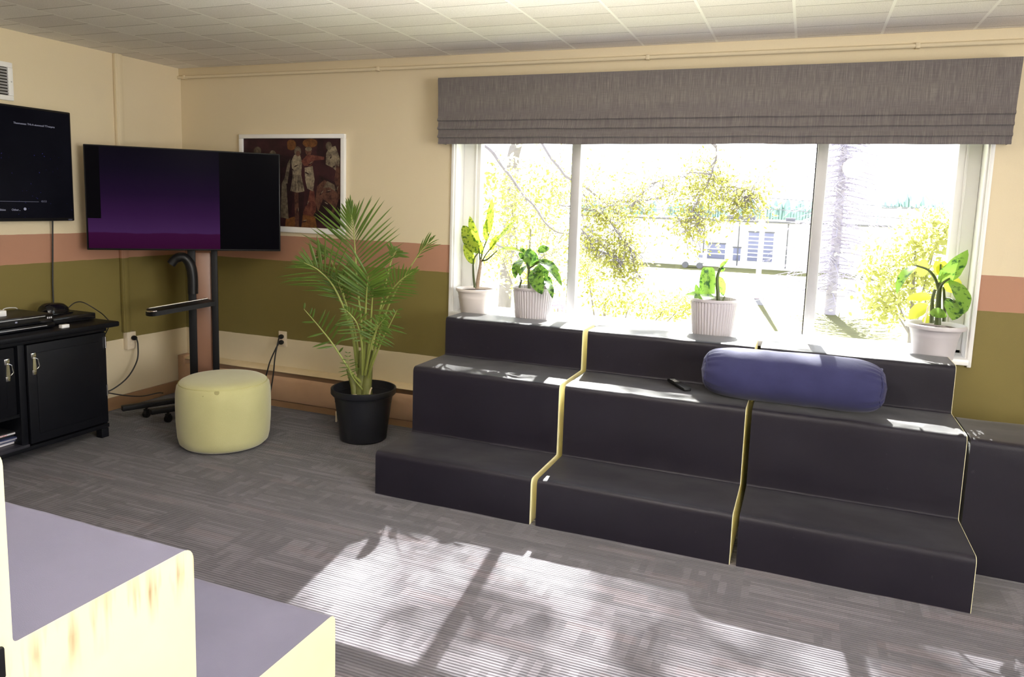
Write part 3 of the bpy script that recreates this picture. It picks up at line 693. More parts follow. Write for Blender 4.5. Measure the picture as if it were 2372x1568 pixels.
b = MB(); t_ = PC+V((0, 0, .25))
b.tube([t_+V((-.02, 0, 0)), t_+V((-.015, 0, .1)), t_+V((-.01, 0, .2)), t_+V((-.02, 0, .32))], [.045, .04, .03, .016], 12)
b.tube([t_+V((.03, -.01, 0)), t_+V((.03, -.01, .1)), t_+V((.04, 0, .22)), t_+V((.06, 0, .33))], [.04, .032, .022, .012], 12)
b.tube([t_+V((.005, .02, 0)), t_+V((.0, .02, .14)), t_+V((-.005, .02, .36))], [.04, .03, .014], 12)
b.tube([t_+V((-.04, -.02, 0)), t_+V((-.06, -.02, .1)), t_+V((-.1, -.03, .2))], [.03, .024, .012], 10)
b.build('trunk', M_PALMST, palm)
b = MB(); q = [at(*p, y=-.58) for p in ((808, 932), (809, 922), (815, 915), (826, 914))]; b.tube(spline(q, 12), .003)
q = [at(*p, y=-.5) for p in ((856, 913), (858, 904), (861, 898))]; b.tube(q, .005); b.build('support_wire', M_TRIM, palm)
MB().box((1.735, -.50, .11), (1.742, -.47, .18), .002).build('pot_tag', M_PLATE, palm)
def frond(path, ys, t0, n, L, a0, a1, sides=(1, 1), wid=.015, droop=.25, r0=.009, nrm=None, seed=0, lp=.6, cut=False, lmin=.3):
    """pinnate frond: path in photo coordinates, ys the depth (world y) of every path point"""
    pts = spline([at(u, v, y=y) for (u, v), y in zip(path, ys)], 40)
    rach = MB(); rach.tube(pts, [r0*(1-.8*i/40) for i in range(41)], 7)
    lf = MB(); rnd = random.Random(seed)
    for k in range(n):
        f = k/(n-1); t = t0+(1-t0)*f; i = min(int(t*40), 39); p = pts[i]+(pts[i+1]-pts[i])*(t*40-i); tg = (pts[min(i+2, 40)]-pts[max(i-2, 0)]).normalized()
        nm = V(nrm) if nrm else -_f
        sd = tg.cross(nm).normalized()
        ang = math.radians(a0+(a1-a0)*f**1.5)
        ll = L*max(lmin, math.sin(PI*min(.98, .12+.86*f**lp)) if not cut else 1)
        for s, on in ((1, sides[0]), (-1, sides[1])):
            if not on or rnd.random() > on: continue
            a = ang*(1+rnd.uniform(-.08, .08)); d = tg*math.cos(a)+sd*s*math.sin(a)+nm*rnd.uniform(-.12, .25)
            l2 = ll*rnd.uniform(.88, 1.08); tip = p+d.normalized()*l2-V((0, 0, droop*l2*rnd.uniform(.5, 1.1)))
            leaf(lf, p, tip, wid, (nm+V((0, 0, .35))), .05+.06*rnd.random(), -.35, 5, .97)
    fo = rach.build('frond', M_RACH, palm); lf.build('leaflets', M_PALM, fo, smooth=60)
frond([(842, 860), (838, 760), (828, 661), (821, 558), (813, 487)], [-.40, -.44, -.46, -.42, -.36], .40, 27, .38, 64, 6, seed=1, droop=.04, lp=.75, wid=.0125)
frond([(828, 865), (814, 768), (778, 673), (740, 628), (704, 608)], [-.42, -.5, -.58, -.64, -.68], .46, 17, .30, 58, 14, seed=2, droop=.12, nrm=(.1, -.75, .65), wid=.012)
frond([(852, 868), (880, 770), (905, 697), (956, 610), (996, 556)], [-.42, -.45, -.46, -.46, -.42], .80, 8, .18, 30, 4, seed=3, droop=.3, nrm=(-.3, -.8, .5), wid=.012)
frond([(835, 885), (814, 862), (770, 796), (735, 752), (704, 716)], [-.44, -.5, -.56, -.58, -.6], .42, 12, .13, 80, 50, (.9, .4), seed=4, droop=-.2, wid=.014)
frond([(850, 885), (862, 845), (885, 788), (903, 752), (920, 718)], [-.42, -.46, -.5, -.52, -.54], .5, 9, .13, 70, 40, (.4, .8), seed=5, droop=.2, wid=.011)
frond([(842, 865), (845, 768), (848, 700), (850, 669), (853, 640)], [-.44, -.54, -.60, -.64, -.66], .56, 11, .22, 64, 40, seed=6, droop=.0, cut=True, wid=.014)
frond([(848, 865), (857, 770), (862, 700), (865, 668)], [-.42, -.52, -.58, -.62], .5, 9, .18, 76, 40, (.9, .9), seed=7, droop=.1, cut=True, wid=.012)
frond([(850, 868), (862, 776), (893, 697), (922, 655), (958, 628)], [-.4, -.44, -.48, -.5, -.5], .5, 13, .17, 56, 12, seed=8, droop=.1, wid=.011)
frond([(836, 868), (822, 770), (800, 700), (788, 668), (778, 640)], [-.4, -.44, -.5, -.54, -.56], .5, 12, .19, 58, 22, seed=9, droop=.1, wid=.011)
frond([(834, 862), (806, 720), (770, 610), (742, 588)], [-.36, -.3, -.24, -.22], .8, 5, .16, 50, 10, seed=10, droop=.1, wid=.016)
frond([(850, 862), (880, 720), (905, 610), (918, 580)], [-.36, -.3, -.24, -.22], .78, 5, .12, 60, 30, seed=11, droop=.2, wid=.018)
frond([(842, 905), (818, 875), (808, 850), (806, 818)], [-.44, -.5, -.52, -.53], .4, 8, .08, 85, 60, seed=12, droop=.1, wid=.006, r0=.005)
frond([(840, 868), (838, 800), (826, 748), (800, 716)], [-.46, -.56, -.62, -.66], .4, 12, .15, 74, 30, seed=13, droop=.35, wid=.012)
frond([(846, 868), (858, 806), (874, 760), (892, 736)], [-.46, -.56, -.62, -.66], .4, 12, .14, 74, 30, seed=14, droop=.35, wid=.012)

def stone(c, prof, mats_, name): return MB().lathe(prof, c, 56).build('pot', mats_, name)
M_AGL = leaf_mat('speckled_leaf', S(70, 104, 28), S(168, 184, 64), .56, 60, .5)
M_AGD = leaf_mat('dark_speckled_leaf', S(44, 78, 34), S(112, 150, 62), .52, 40, .4)
M_DIE = leaf_mat('broad_green_leaf', S(40, 84, 40), S(132, 172, 72), .58, 32, .45)
M_YEL = leaf_mat('yellow_leaf', S(190, 196, 60), S(214, 214, 86), spots=False, trans=.6)
M_STEM = mat('green_stem', S(74, 84, 46), .5, var=.3, vscale=30)
M_CANE = mat('ringed_cane', S(148, 128, 108), .7, var=.45, vscale=60)
SZ = .81
def mk(px_, v, y, dy=0): return at(px_, v, y=y+dy)
def plantleaves(par, y0, specs, m):
    """every entry: photo base, photo tip, width, bow, depth at tip, facing"""
    for bu, bv, tu, tv_, w, bow, dy, up in specs:
        b = MB(); leaf(b, mk(bu, bv, y0), mk(tu, tv_, y0, dy), w, up, bow, .16, 10, .985, .05); b.build('leaf', m, par, smooth=60)
def stems(par, y0, specs, m, name='stem'):
    for pts, r in specs:
        b = MB(); q = spline([mk(u, v, y0, d) for u, v, d in pts], 12); b.tube(q, [r*(1-.35*i/12) for i in range(13)], 8); b.build(name, m, par)
FR = (0, -1, .25)
# 1 speckled plant in the white banded pot
y1 = -.005; c = V((2.462, y1, SZ))
p1 = thing('potted_speckled_plant', 'pale speckled leafy plant in a smooth white pot at the left window end', 'plant', c)
MB().lathe([(0, .002), (.088, .002), (.092, .006), (.106, .1), (.108, .104), (.107, .112), (.112, .135), (.116, .14), (.125, .148), (.126, .160), (.121, .164), (.114, .16), (.11, .14)], c, 56).build('pot', M_POTW, p1)
MB().lathe([(0, .152), (.06, .150), (.112, .146)], c, 40, lambda a, z: .03*math.sin(a*9)).build('soil', M_SOIL, p1)
stems(p1, y1, [([(1105, 668, 0), (1108, 645, 0), (1112, 620, 0), (1114, 600, 0)], .015)], M_CANE, 'cane')
stems(p1, y1, [([(1100, 666, -.02), (1097, 640, -.02), (1096, 612, -.02)], .009), ([(1114, 606, 0), (1117, 585, .01), (1124, 565, .02), (1134, 538, .03)], .006), ([(1116, 606, 0), (1128, 586, 0), (1140, 572, 0)], .005),
    ([(1117, 604, -.02), (1130, 600, -.03), (1152, 580, -.04)], .006), ([(1112, 606, 0), (1110, 580, -.02), (1104, 560, -.03)], .005), ([(1097, 612, -.02), (1099, 598, -.03), (1108, 585, -.03)], .005)], M_STEM)
plantleaves(p1, y1, [(1118, 588, 1072, 522, .10, .30, -.05, FR), (1106, 585, 1069, 537, .075, .05, -.06, (.3, -1, .2)), (1098, 612, 1074, 566, .06, -.05, -.06, (.2, -1, .1)),
    (1134, 542, 1140, 458, .075, .0, .06, (-.5, -1, .1)), (1128, 560, 1128, 506, .06, .1, .02, (-.6, -1, 0)), (1138, 574, 1197, 508, .075, .02, -.03, (-.4, -.6, .8)), (1136, 580, 1150, 545, .04, .05, 0, FR),
    (1152, 580, 1213, 587, .045, .22, -.05, (.1, -.5, .9)), (1112, 580, 1088, 500, .06, .15, .03, FR)], M_AGL)
# 2 dark drooping plant in the ribbed pot by the first mullion
def ribbed(c, par, r=.132, h=.205):
    n = 44
    fl = lambda a, z: (.022*(1 if math.sin(a*n) > 0 else -1)*min(1, abs(math.sin(a*n))*2.5) if .006 < z < h-.022 else 0)
    MB().lathe([(0, .002), (r*.80, .002), (r*.82, .004), (r*.835, .012), (r*.88, h*.4), (r*.95, h-.03), (r*.955, h-.024), (r*.96, h-.018), (r, h-.015), (r*1.01, h-.004), (r*.99, h), (r*.94, h-.003), (r*.92, h-.03)], c, n*8, fl).build('pot', M_POTG, par)
    MB().lathe([(0, h-.02), (r*.5, h-.022), (r*.93, h-.026)], c, 40, lambda a, z: .02*math.sin(a*8)).build('soil', M_SOIL, par)
y2 = .0; c = V((2.862, y2, SZ-.004))
p2 = thing('potted_dark_plant', 'dark drooping leafy plant in a ribbed white pot by the left mullion', 'plant', c)
ribbed(c, p2)
stems(p2, y2, [([(1226, 668, 0), (1225, 645, 0), (1225, 620, 0), (1224, 600, 0)], .011), ([(1225, 628, 0), (1219, 605, -.02), (1214, 598, -.03)], .006), ([(1226, 622, 0), (1238, 614, -.03), (1250, 605, -.05)], .006), ([(1225, 610, 0), (1226, 590, .0), (1221, 580, 0)], .005),
    ([(1203, 668, -.02), (1206, 655, -.02), (1209, 648, -.02)], .007), ([(1227, 630, 0), (1236, 632, -.04), (1240, 634, -.06)], .005)], M_STEM)
plantleaves(p2, y2, [(1212, 602, 1194, 646, .075, .35, -.11, (-.3, -.6, .8)), (1222, 612, 1228, 574, .075, .1, .03, (-.3, -1, .1)), (1238, 616, 1222, 577, .09, .25, -.02, (.2, -1, .2)), (1246, 582, 1273, 576, .06, .2, .02, (0, -.8, .6)),
    (1236, 622, 1256, 682, .095, .16, -.17, (.1, -1, .3)), (1240, 618, 1270, 640, .08, .25, -.03, (.2, -.8, .6)), (1248, 607, 1302, 664, .06, .32, -.10, (.3, -.5, .8)), (1244, 604, 1296, 630, .05, .3, .0, (.3, -.5, .8)),
    (1258, 648, 1280, 692, .05, .3, -.16, (.4, -.6, .6)), (1262, 640, 1276, 668, .06, .1, -.02, (.2, -1, .2)), (1214, 600, 1187, 616, .03, .3, 0, (0, -.3, 1)), (1218, 600, 1206, 574, .06, .15, .03, (-.3, -1, .2)), (1230, 612, 1284, 622, .06, .35, -.02, (.1, -.6, .8)), (1222, 615, 1204, 640, .05, .3, -.05, (-.5, -.8, .3))], M_AGD)
# 3 cut back plant in the ribbed pot in the middle
y3 = .0; c = V((3.962, y3, SZ))
p3 = thing('potted_cut_plant', 'stubby plant with one large cut leaf in the middle ribbed pot', 'plant', c)
ribbed(c, p3, .133, .215)
stems(p3, y3, [([(1664, 700, 0), (1663, 680, 0), (1661, 655, 0), (1662, 640, 0), (1668, 620, 0)], .012), ([(1662, 640, 0), (1668, 625, 0), (1676, 615, 0)], .006), ([(1672, 702, -.02), (1676, 692, -.02), (1679, 686, -.02)], .005)], M_STEM)
pb_ = MB(); q = [(1621, 680), (1621, 650), (1623, 632), (1628, 619), (1650, 619), (1657, 626), (1657, 650), (1656, 680)]
b = MB(); rows = []
for v0, ul, ur in ((681, 1620, 1656), (668, 1619.5, 1657), (655, 1620, 1657.5), (642, 1621, 1657.5), (630, 1623.5, 1657), (622, 1627, 1654), (619, 1630, 1650)):
    rows.append([mk(ul+(ur-ul)*k/6, v0, y3, -.03+.03*math.cos(PI*k/6*1.2)) for k in range(7)])
b.grid(rows); b.build('leaf', M_DIE, p3, smooth=60)
plantleaves(p3, y3, [(1668, 620, 1686, 603, .025, .15, 0, (-.3, -1, .6)), (1666, 628, 1680, 622, .025, -.2, -.02, FR), (1666, 640, 1676, 686, .05, .1, .04, (.2, -1, .2)), (1618, 685, 1612, 658, .03, .1, .03, FR), (1656, 690, 1586, 684, .09, .06, -.02, (0, -.45, .9))], M_DIE)
# 4 broad leaved plant in the grey pot at the right end
y4 = -.02; c = V((5.078, y4, SZ-.012))
p4 = thing('potted_broad_plant', 'broad leaved green plant in a plain grey pot at the right window end', 'plant', c)
MB().lathe([(0, .002), (.088, .002), (.093, .006), (.110, .12), (.112, .124), (.112, .132), (.120, .152), (.124, .156), (.139, .16), (.142, .168), (.140, .178), (.134, .182), (.126, .176), (.118, .15)], c, 56).build('pot', M_POTG, p4)
MB().lathe([(0, .168), (.06, .166), (.124, .160)], c, 40, lambda a, z: .03*math.sin(a*9)).build('soil', M_SOIL, p4)
stems(p4, y4, [([(2172, 752, 0), (2173, 720, 0), (2174, 690, 0), (2177, 660, 0)], .016), ([(2158, 748, -.02), (2159, 720, -.02), (2160, 694, -.02), (2166, 670, -.02)], .011), ([(2186, 745, .01), (2188, 715, .02), (2187, 690, .02), (2186, 664, .02)], .009),
    ([(2174, 670, 0), (2166, 645, 0), (2150, 625, -.02), (2122, 615, -.04)], .008), ([(2176, 665, 0), (2178, 640, 0), (2179, 612, 0)], .006), ([(2176, 672, 0), (2184, 656, -.03), (2200, 645, -.05)], .008), ([(2190, 690, .02), (2202, 692, -.02), (2212, 700, -.05)], .005)], M_STEM)
plantleaves(p4, y4, [(2180, 658, 2242, 578, .12, -.12, -.08, (.6, -.8, .5)), (2124, 616, 2077, 682, .06, .35, -.06, (-.5, -.5, .7)), (2200, 648, 2232, 728, .10, .30, -.10, (.5, -.8, .3)), (2206, 692, 2206, 742, .095, .18, -.17, (.1, -1, .2)), (2224, 690, 2220, 730, .07, .1, -.02, (.3, -1, 0))], M_DIE)
plantleaves(p4, y4, [(2122, 616, 2150, 628, .09, .2, .06, FR), (2180, 640, 2168, 604, .05, .1, .05, FR), (2178, 640, 2188, 604, .06, .1, .05, FR), (2158, 690, 2098, 692, .05, .3, .05, (0, -.9, .5)), (2150, 706, 2104, 738, .07, .2, .04, (-.3, -.9, .4)), (2192, 675, 2222, 645, .09, .1, .06, FR), (2158, 735, 2136, 745, .04, .1, .04, FR)], M_YEL)
b = MB(); leaf(b, mk(2154, 722, y4, -.07), mk(2194, 734, y4, -.09), .06, (0, -.8, .6), .1, .3); b.build('leaf', M_DIE, p4)
b = MB(); b.tube([mk(2141, 748, y4, -.08), mk(2150, 708, y4, -.07)], .004); b.build('plant_marker', M_PLATE, p4)

# ------------------------------------------------------------------ outside, one storey below
GZ = -3.5
def out_mat(name, col, rough=.9, var=.15, vs=1.5): return mat(name, col, rough, .1, 0, var, vs)
M_LAWN = out_mat('sunlit_grass', (.115, .115, .055, 1), var=.3, vs=.4); M_ROAD = out_mat('pale_asphalt', (.15, .15, .16, 1)); M_CONC = out_mat('kerb', (.5, .5, .5, 1))
struct(MB().box((-150, .6, GZ-.5), (150, 260, GZ)).build('ground', M_LAWN, smooth=0))
def strip(name, v0, v1, z, m):
    a = at(1600, v0, z=GZ).y; c = at(1600, v1, z=GZ).y; return struct(MB().box((-90, min(a, c), GZ), (90, max(a, c), GZ+z), .01).build(name, m, smooth=0))
strip('road', 695, 655, .02, M_ROAD); strip('road_kerb', 654.5, 652, .15, M_CONC); strip('parking_lot', 606, 600, .03, M_ROAD)
# warehouse
M_BW = out_mat('white_block_wall', (.72, .72, .72, 1)); M_BD = out_mat('blue_grey_door', (.19, .20, .31, 1)); M_BR = out_mat('grey_roof_edge', (.14, .14, .16, 1)); M_BL = out_mat('door_rail', (.75, .75, .8, 1))
BY = 64.0
def bpt(u, v): return at(u, v, y=BY)
wh = thing('warehouse', 'long low white warehouse across the road behind the branches', 'building', (8, BY, GZ))
xl, xr = bpt(1335, 550).x, bpt(2060, 560).x; zt = bpt(1700, 513).z
MB().box((xl, BY, GZ), (xr, BY+14, zt)).build('block_wall', M_BW, wh, smooth=0)
MB().box((xl-.2, BY-.25, zt-.02), (xr+.2, BY+14.2, zt+.16), .02).build('roof_edge', M_BR, wh)
for k, u in enumerate((1450, 1632, 1712, 1825)): q = bpt(u, 540); MB().tube([(q.x, BY-.1, GZ+.2), (q.x, BY-.1, zt)], .05).build('downpipe', M_BR, wh)
def wdoor(u0, v0, u1, v1, rails, name):
    a = bpt(u0, v0); c = bpt(u1, v1); d = MB().box((a.x, BY-.06, max(c.z, GZ)), (c.x, BY+.05, a.z), .01).build(name, M_BD, wh)
    h = a.z-max(c.z, GZ)
    for r in range(1, rails): z = a.z-h*r/rails; MB().box((a.x, BY-.09, z-.05), (c.x, BY-.05, z+.05)).build('rail', M_BL, d)
    MB().box((a.x-.06, BY-.08, a.z), (c.x+.06, BY-.02, a.z+.12)).build('lintel', M_BR, d)
wdoor(1640, 564, 1678, 600, 3, 'garage_door'); wdoor(1699, 574, 1714, 604, 2, 'door'); wdoor(1735, 538, 1788, 607, 7, 'loading_door'); wdoor(1352, 526, 1372, 596, 2, 'window')
for u, w_, h_ in ((1730, .55, .5), (1690, .9, .4), (1830, .4, .35)):
    q = bpt(u, 508); MB().box((q.x-w_, BY+2, zt+.12), (q.x+w_, BY+3, zt+.12+h_), .03).build('roof_unit', M_BR, wh)
van = thing('box_truck', 'pale truck parked by the warehouse garage door', 'truck', (0, 0, 0)); q = at(1617, 597, z=GZ); vx, vy = bpt(1617, 590).x, BY-3.5; van.location = (vx, vy, GZ)
MB().box((vx-.9, vy, GZ+.55), (vx+.35, vy+1.6, GZ+1.75), .06).build('cargo_box', M_BW, van); MB().box((vx+.35, vy+.1, GZ+.45), (vx+1.0, vy+1.5, GZ+1.3), .12).build('cab', M_BW, van)
MB().box((vx+.5, vy+.08, GZ+.95), (vx+.85, vy+.2, GZ+1.2)).build('side_window', M_BD, van)
for wx in (-.6, .62): MB().tube([(vx+wx, vy+.02, GZ+.26), (vx+wx, vy+.3, GZ+.26)], .26, 16).build('wheel', M_BR, van)
fb_ = thing('far_shed', 'low flat roofed shed far off at the right end of the view', 'building', (30, 90, GZ))
a, c = at(2055, 484, y=88), at(2290, 484, y=88)
MB().box((a.x, 88, GZ), (c.x, 98, a.z-.3)).build('wall', M_BW, fb_, smooth=0); MB().box((a.x-.5, 87.5, a.z-.3), (c.x+.5, 98.5, a.z+.05), .05).build('roof', M_BL, fb_)
MB().box((a.x-.6, 87.4, a.z+.05), (c.x+.6, 98.6, a.z+.17)).build('roof_edge', M_BR, fb_)
# utility pole and wires
po = thing('utility_pole', 'leaning weathered utility pole in front of the warehouse', 'pole', at(1752, 692, z=GZ)); q = at(1752, 692, z=GZ); q2 = at(1783, 335, y=q.y+.2); q3 = q+(q2-q)*1.35
M_POLE = out_mat('weathered_pole', S(176, 160, 160)); MB().tube([q, q+(q3-q)*.5, q3], [.16, .14, .11], 12).build('shaft', M_POLE, po)
for k, (h, sp) in enumerate(((.93, 1.2),)): m_ = q+(q3-q)*h; MB().box((m_.x-sp, m_.y-.06, m_.z-.06), (m_.x+sp, m_.y+.06, m_.z+.06)).build('crossarm', M_POLE, po)
for lb, v0, dz in (('upper overhead wire crossing in front of the warehouse roof', 458, .25), ('lower overhead wire crossing in front of the warehouse roof', 483, .3)):
    pm_ = at(1769, v0, y=q.y); l_ = V((pm_.x-34, pm_.y-2, pm_.z+dz)); r_ = V((pm_.x+34, pm_.y+1, pm_.z+dz))
    pts = [l_+(pm_-l_)*(k/10)-V((0, 0, .6*math.sin(PI*k/10))) for k in range(11)]+[pm_+(r_-pm_)*(k/10)-V((0, 0, .6*math.sin(PI*k/10))) for k in range(1, 11)]
    tag(MB().tube(pts, .022, 5).build('overhead_wire', M_BR), lb, 'wire')
# leaf cards and trees
def cards(mb, pts, s, rnd, flat=0.0):
    for p in pts:
        a, b_ = rnd.uniform(0, 2*PI), rnd.uniform(-1, 1); r = math.sqrt(max(0, 1-b_*b_)); n = V((r*math.cos(a), r*math.sin(a), b_+flat)).normalized()
        t = n.orthogonal().normalized(); t = Matrix.Rotation(rnd.uniform(0, 2*PI), 3, n) @ t; u = n.cross(t); k = s*rnd.uniform(.6, 1.25)
        mb.add([p-t*k, p-t*k*.3+u*k*.42+n*k*.1, p+t*k*.5+u*k*.36, p+t*k*1.1, p+t*k*.5-u*k*.36, p-t*k*.3-u*k*.42+n*k*.1], [[0, 1, 2, 3], [0, 3, 4, 5]])
M_LOC = leaf_mat('sunny_leaf', (.21, .21, .04, 1), (.29, .29, .066, 1), spots=False, trans=.5, rough=.7)
M_LOCP = leaf_mat('pale_leaf', (.27, .28, .095, 1), (.37, .37, .145, 1), spots=False, trans=.5, rough=.7)
M_BARK = out_mat('grey_bark', S(118, 113, 118), vs=8)
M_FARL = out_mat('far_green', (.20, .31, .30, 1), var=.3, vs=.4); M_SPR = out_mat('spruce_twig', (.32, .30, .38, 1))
rnd = random.Random(11)
tree = thing('locust_tree', 'yellow green tree whose thin branches hang across the left and middle panes', 'tree', (-3.0, 8.5, GZ))
br = MB(); lv = MB(); cn = MB()
br.tube([(-3.0, 8.5, GZ), (-2.95, 8.5, -1), (-2.8, 8.4, 2.2), (-2.4, 8.3, 4.6), (-1.6, 8.1, 6.4)], [.32, .27, .22, .16, .1], 12)
def P(u, v, y): return at(u, v, y=y)
limbs = [([(1250, 330, 7.5), (1330, 420, 7.2), (1420, 468, 7), (1520, 462, 6.8), (1590, 430, 6.7), (1690, 462, 6.5), (1760, 458, 6.5)], .022),
         ([(1330, 440, 7), (1400, 500, 6.8), (1440, 545, 6.6), (1458, 580, 6.5), (1478, 636, 6.4)], .016),
         ([(1660, 330, 6.4), (1655, 385, 6.4), (1630, 450, 6.3), (1606, 488, 6.2), (1622, 515, 6.2), (1588, 527, 6.2)], .013),
         ([(1300, 470, 7), (1360, 480, 6.8), (1450, 470, 6.6), (1500, 440, 6.5), (1600, 400, 6.4)], .012), ([(1340, 520, 6.6), (1380, 560, 6.5), (1420, 600, 6.5), (1440, 610, 6.4)], .010),
         ([(1600, 400, 6.6), (1680, 420, 6.5), (1740, 450, 6.5), (1700, 480, 6.4)], .010), ([(1120, 330, 8), (1200, 430, 7.8), (1270, 520, 7.6), (1320, 540, 7.5)], .03), ([(1150, 560, 8), (1220, 600, 7.8), (1290, 580, 7.6)], .02)]
seg = []
for pth, r in limbs:
    s_ = spline([P(*q) for q in pth], 30); s_ = [p+V((noise.noise(p*2.3), noise.noise(p*2.3+V((9, 0, 0))), noise.noise(p*2.3+V((0, 9, 0)))))*.10 for p in s_]
    br.tube(s_, [r*(1-.75*i/30) for i in range(31)], 6); seg.append(s_)
    dens = 4 if pth[0][0] > 1200 else 2
    for i in range(3, 31):
        for _ in range(dens):
            p = s_[i]; d = V((rnd.uniform(-1, 1), rnd.uniform(-.6, .6), rnd.uniform(-1, .7))).normalized(); L_ = rnd.uniform(.12, .55); tw = [p]
            for j in range(4): d = (d+V((rnd.uniform(-.5, .5), rnd.uniform(-.5, .5), rnd.uniform(-.6, .3)))).normalized(); tw.append(tw[-1]+d*L_/4)
            br.tube(tw, [.006, .0055, .005, .004, .003], 4, False)
            if rnd.random() < .6:
                c_ = [tw[-1-(k % 3)]+V((rnd.gauss(0, .10), rnd.gauss(0, .1), rnd.gauss(0, .07))) for k in range(12)]; cards(lv, c_, .034, rnd)
# limbs from the trunk out to the hanging branches and up into the crown
for e in (seg[0][0], seg[6][0], seg[2][0], V((-4.2, 9.2, 7.0)), V((-1.2, 9.2, 7.2))):
    st_ = V((-2.0, 8.2, 5.5)); br.tube(spline([st_, st_*.45+e*.55+V((0, 0, .8)), e], 16), [.09*(1-.75*i/16) for i in range(17)], 8)
# crown above the window's line of sight: what the sun has to get through
def crown(n, c, r, s, per, spread):
    for _ in range(n):
        while True:
            q = V((rnd.uniform(-1, 1), rnd.uniform(-1, 1), rnd.uniform(-1, 1)))
            if q.length < 1: break
        q = V((c[0]+q.x*r[0], c[1]+q.y*r[1], c[2]+q.z*r[2]))
        cards(cn, [q+V((rnd.gauss(0, spread), rnd.gauss(0, spread), rnd.gauss(0, spread*.6))) for _ in range(per)], s, rnd, .6)
crown(90, (-2.4, 8.6, 6.2), (1.8, 1.8, 1.6), .08, 16, .4)
# soft leafy masses seen through the panes
def clump(pts_px, mb, n, s, sp):
    for _ in range(n):
        u, v, y, ru, rv = rnd.choice(pts_px); p = P(u+rnd.gauss(0, ru*.5), v+rnd.gauss(0, rv*.5), y+rnd.gauss(0, .4)); cards(mb, [p+V((rnd.gauss(0, sp), rnd.gauss(0, sp), rnd.gauss(0, sp*.7))) for _ in range(10)], s, rnd)
clump([(1400, 380, 7.2, 60, 30), (1440, 430, 7, 90, 40), (1560, 410, 6.9, 110, 25), (1650, 440, 6.6, 70, 20), (1400, 500, 6.8, 60, 40), (1450, 560, 6.6, 50, 40), (1350, 560, 6.8, 30, 50), (1620, 500, 6.3, 40, 20)], lv, 130, .034, .13)
br.build('branches', M_BARK, tree); lv.build('hanging_foliage', M_LOC, tree, smooth=0); cn.build('crown', M_LOC, tree, smooth=0)
# tall tree farther off: trunk in the left pane, the crown above the window is what the sun has to get through
tall = at(1165, 700, y=17); tx = tall.x
tt = thing('tall_tree', 'tall tree trunk far back in the left pane, its crown above the window', 'tree', (tx, 17, GZ))
kb = MB(); kb.tube([(tx, 17, GZ), (tx+.2, 17, 3), (tx+1.5, 16.8, 8), (tx+3.4, 16.4, 11.5)], [.22, .19, .15, .1], 10)
cn2 = cn; cn = MB()
for e in ((-1, 16, 15), (1.5, 16, 15.4), (3.6, 15.8, 15), (4.5, 15.6, 13.6), (-3, 17, 14), (.5, 16, 13.2)):
    st_ = V((tx+2.6, 16.6, 10.2)); kb.tube(spline([st_, st_*.45+V(e)*.55+V((0, 0, .7)), V(e)], 14), [.08*(1-.7*i/14) for i in range(15)], 7)
crown(350, (1.8, 16, 14.3), (5.0, 1.8, 2.0), .105, 26, .42)
kb.build('trunk', M_BARK, tt); cn.build('crown', M_LOC, tt, smooth=0); cn = cn2
def bush(name, label, cat, px_list, n, s, sp, m, stem_px, ys):
    c0 = at(*stem_px, z=GZ) if ys is None else P(*stem_px, ys); o = thing(name, label, cat, (c0.x, c0.y, GZ)); mb = MB()
    clump(px_list, mb, n, s, sp); mb.build('foliage', m, o, smooth=0)
    tk = MB(); top = P(px_list[0][0], px_list[0][1], px_list[0][2]); tk.tube([V((c0.x, c0.y, GZ)), V((c0.x, c0.y, GZ))*.5+top*.5, top], [.09, .06, .02], 8)
    for q in px_list[1:]: e = P(*q[:3]); tk.tube([V((c0.x, c0.y, GZ))*.5+top*.5, e], [.03, .01], 5)
    tk.build('stems', M_BARK, o); return o
bush('young_tree', 'pale yellow tree filling the left pane behind the window pots', 'tree', [(1230, 520, 12, 70, 80), (1180, 430, 12, 60, 60), (1280, 430, 12, 50, 70), (1250, 640, 12, 70, 50), (1150, 560, 12, 50, 80)], 330, .07, .26, M_LOCP, (1215, 700), 12)
bush('garden_bush', 'yellow green bush below the middle pane at its left', 'bush', [(1400, 690, 9, 50, 35), (1360, 620, 9, 20, 40), (1460, 700, 9, 60, 25), (1540, 715, 9, 50, 18), (1590, 700, 9, 30, 10)], 210, .045, .13, M_LOC, (1420, 720), 9)
bush('garden_tree', 'rounded yellow tree at the right pane beside the grey spruce', 'tree', [(2120, 580, 16, 60, 50), (2180, 520, 16, 40, 30), (2050, 620, 16, 40, 40), (2160, 660, 16, 60, 50), (2060, 700, 16, 50, 40)], 300, .09, .3, M_LOCP, (2120, 760), 16)
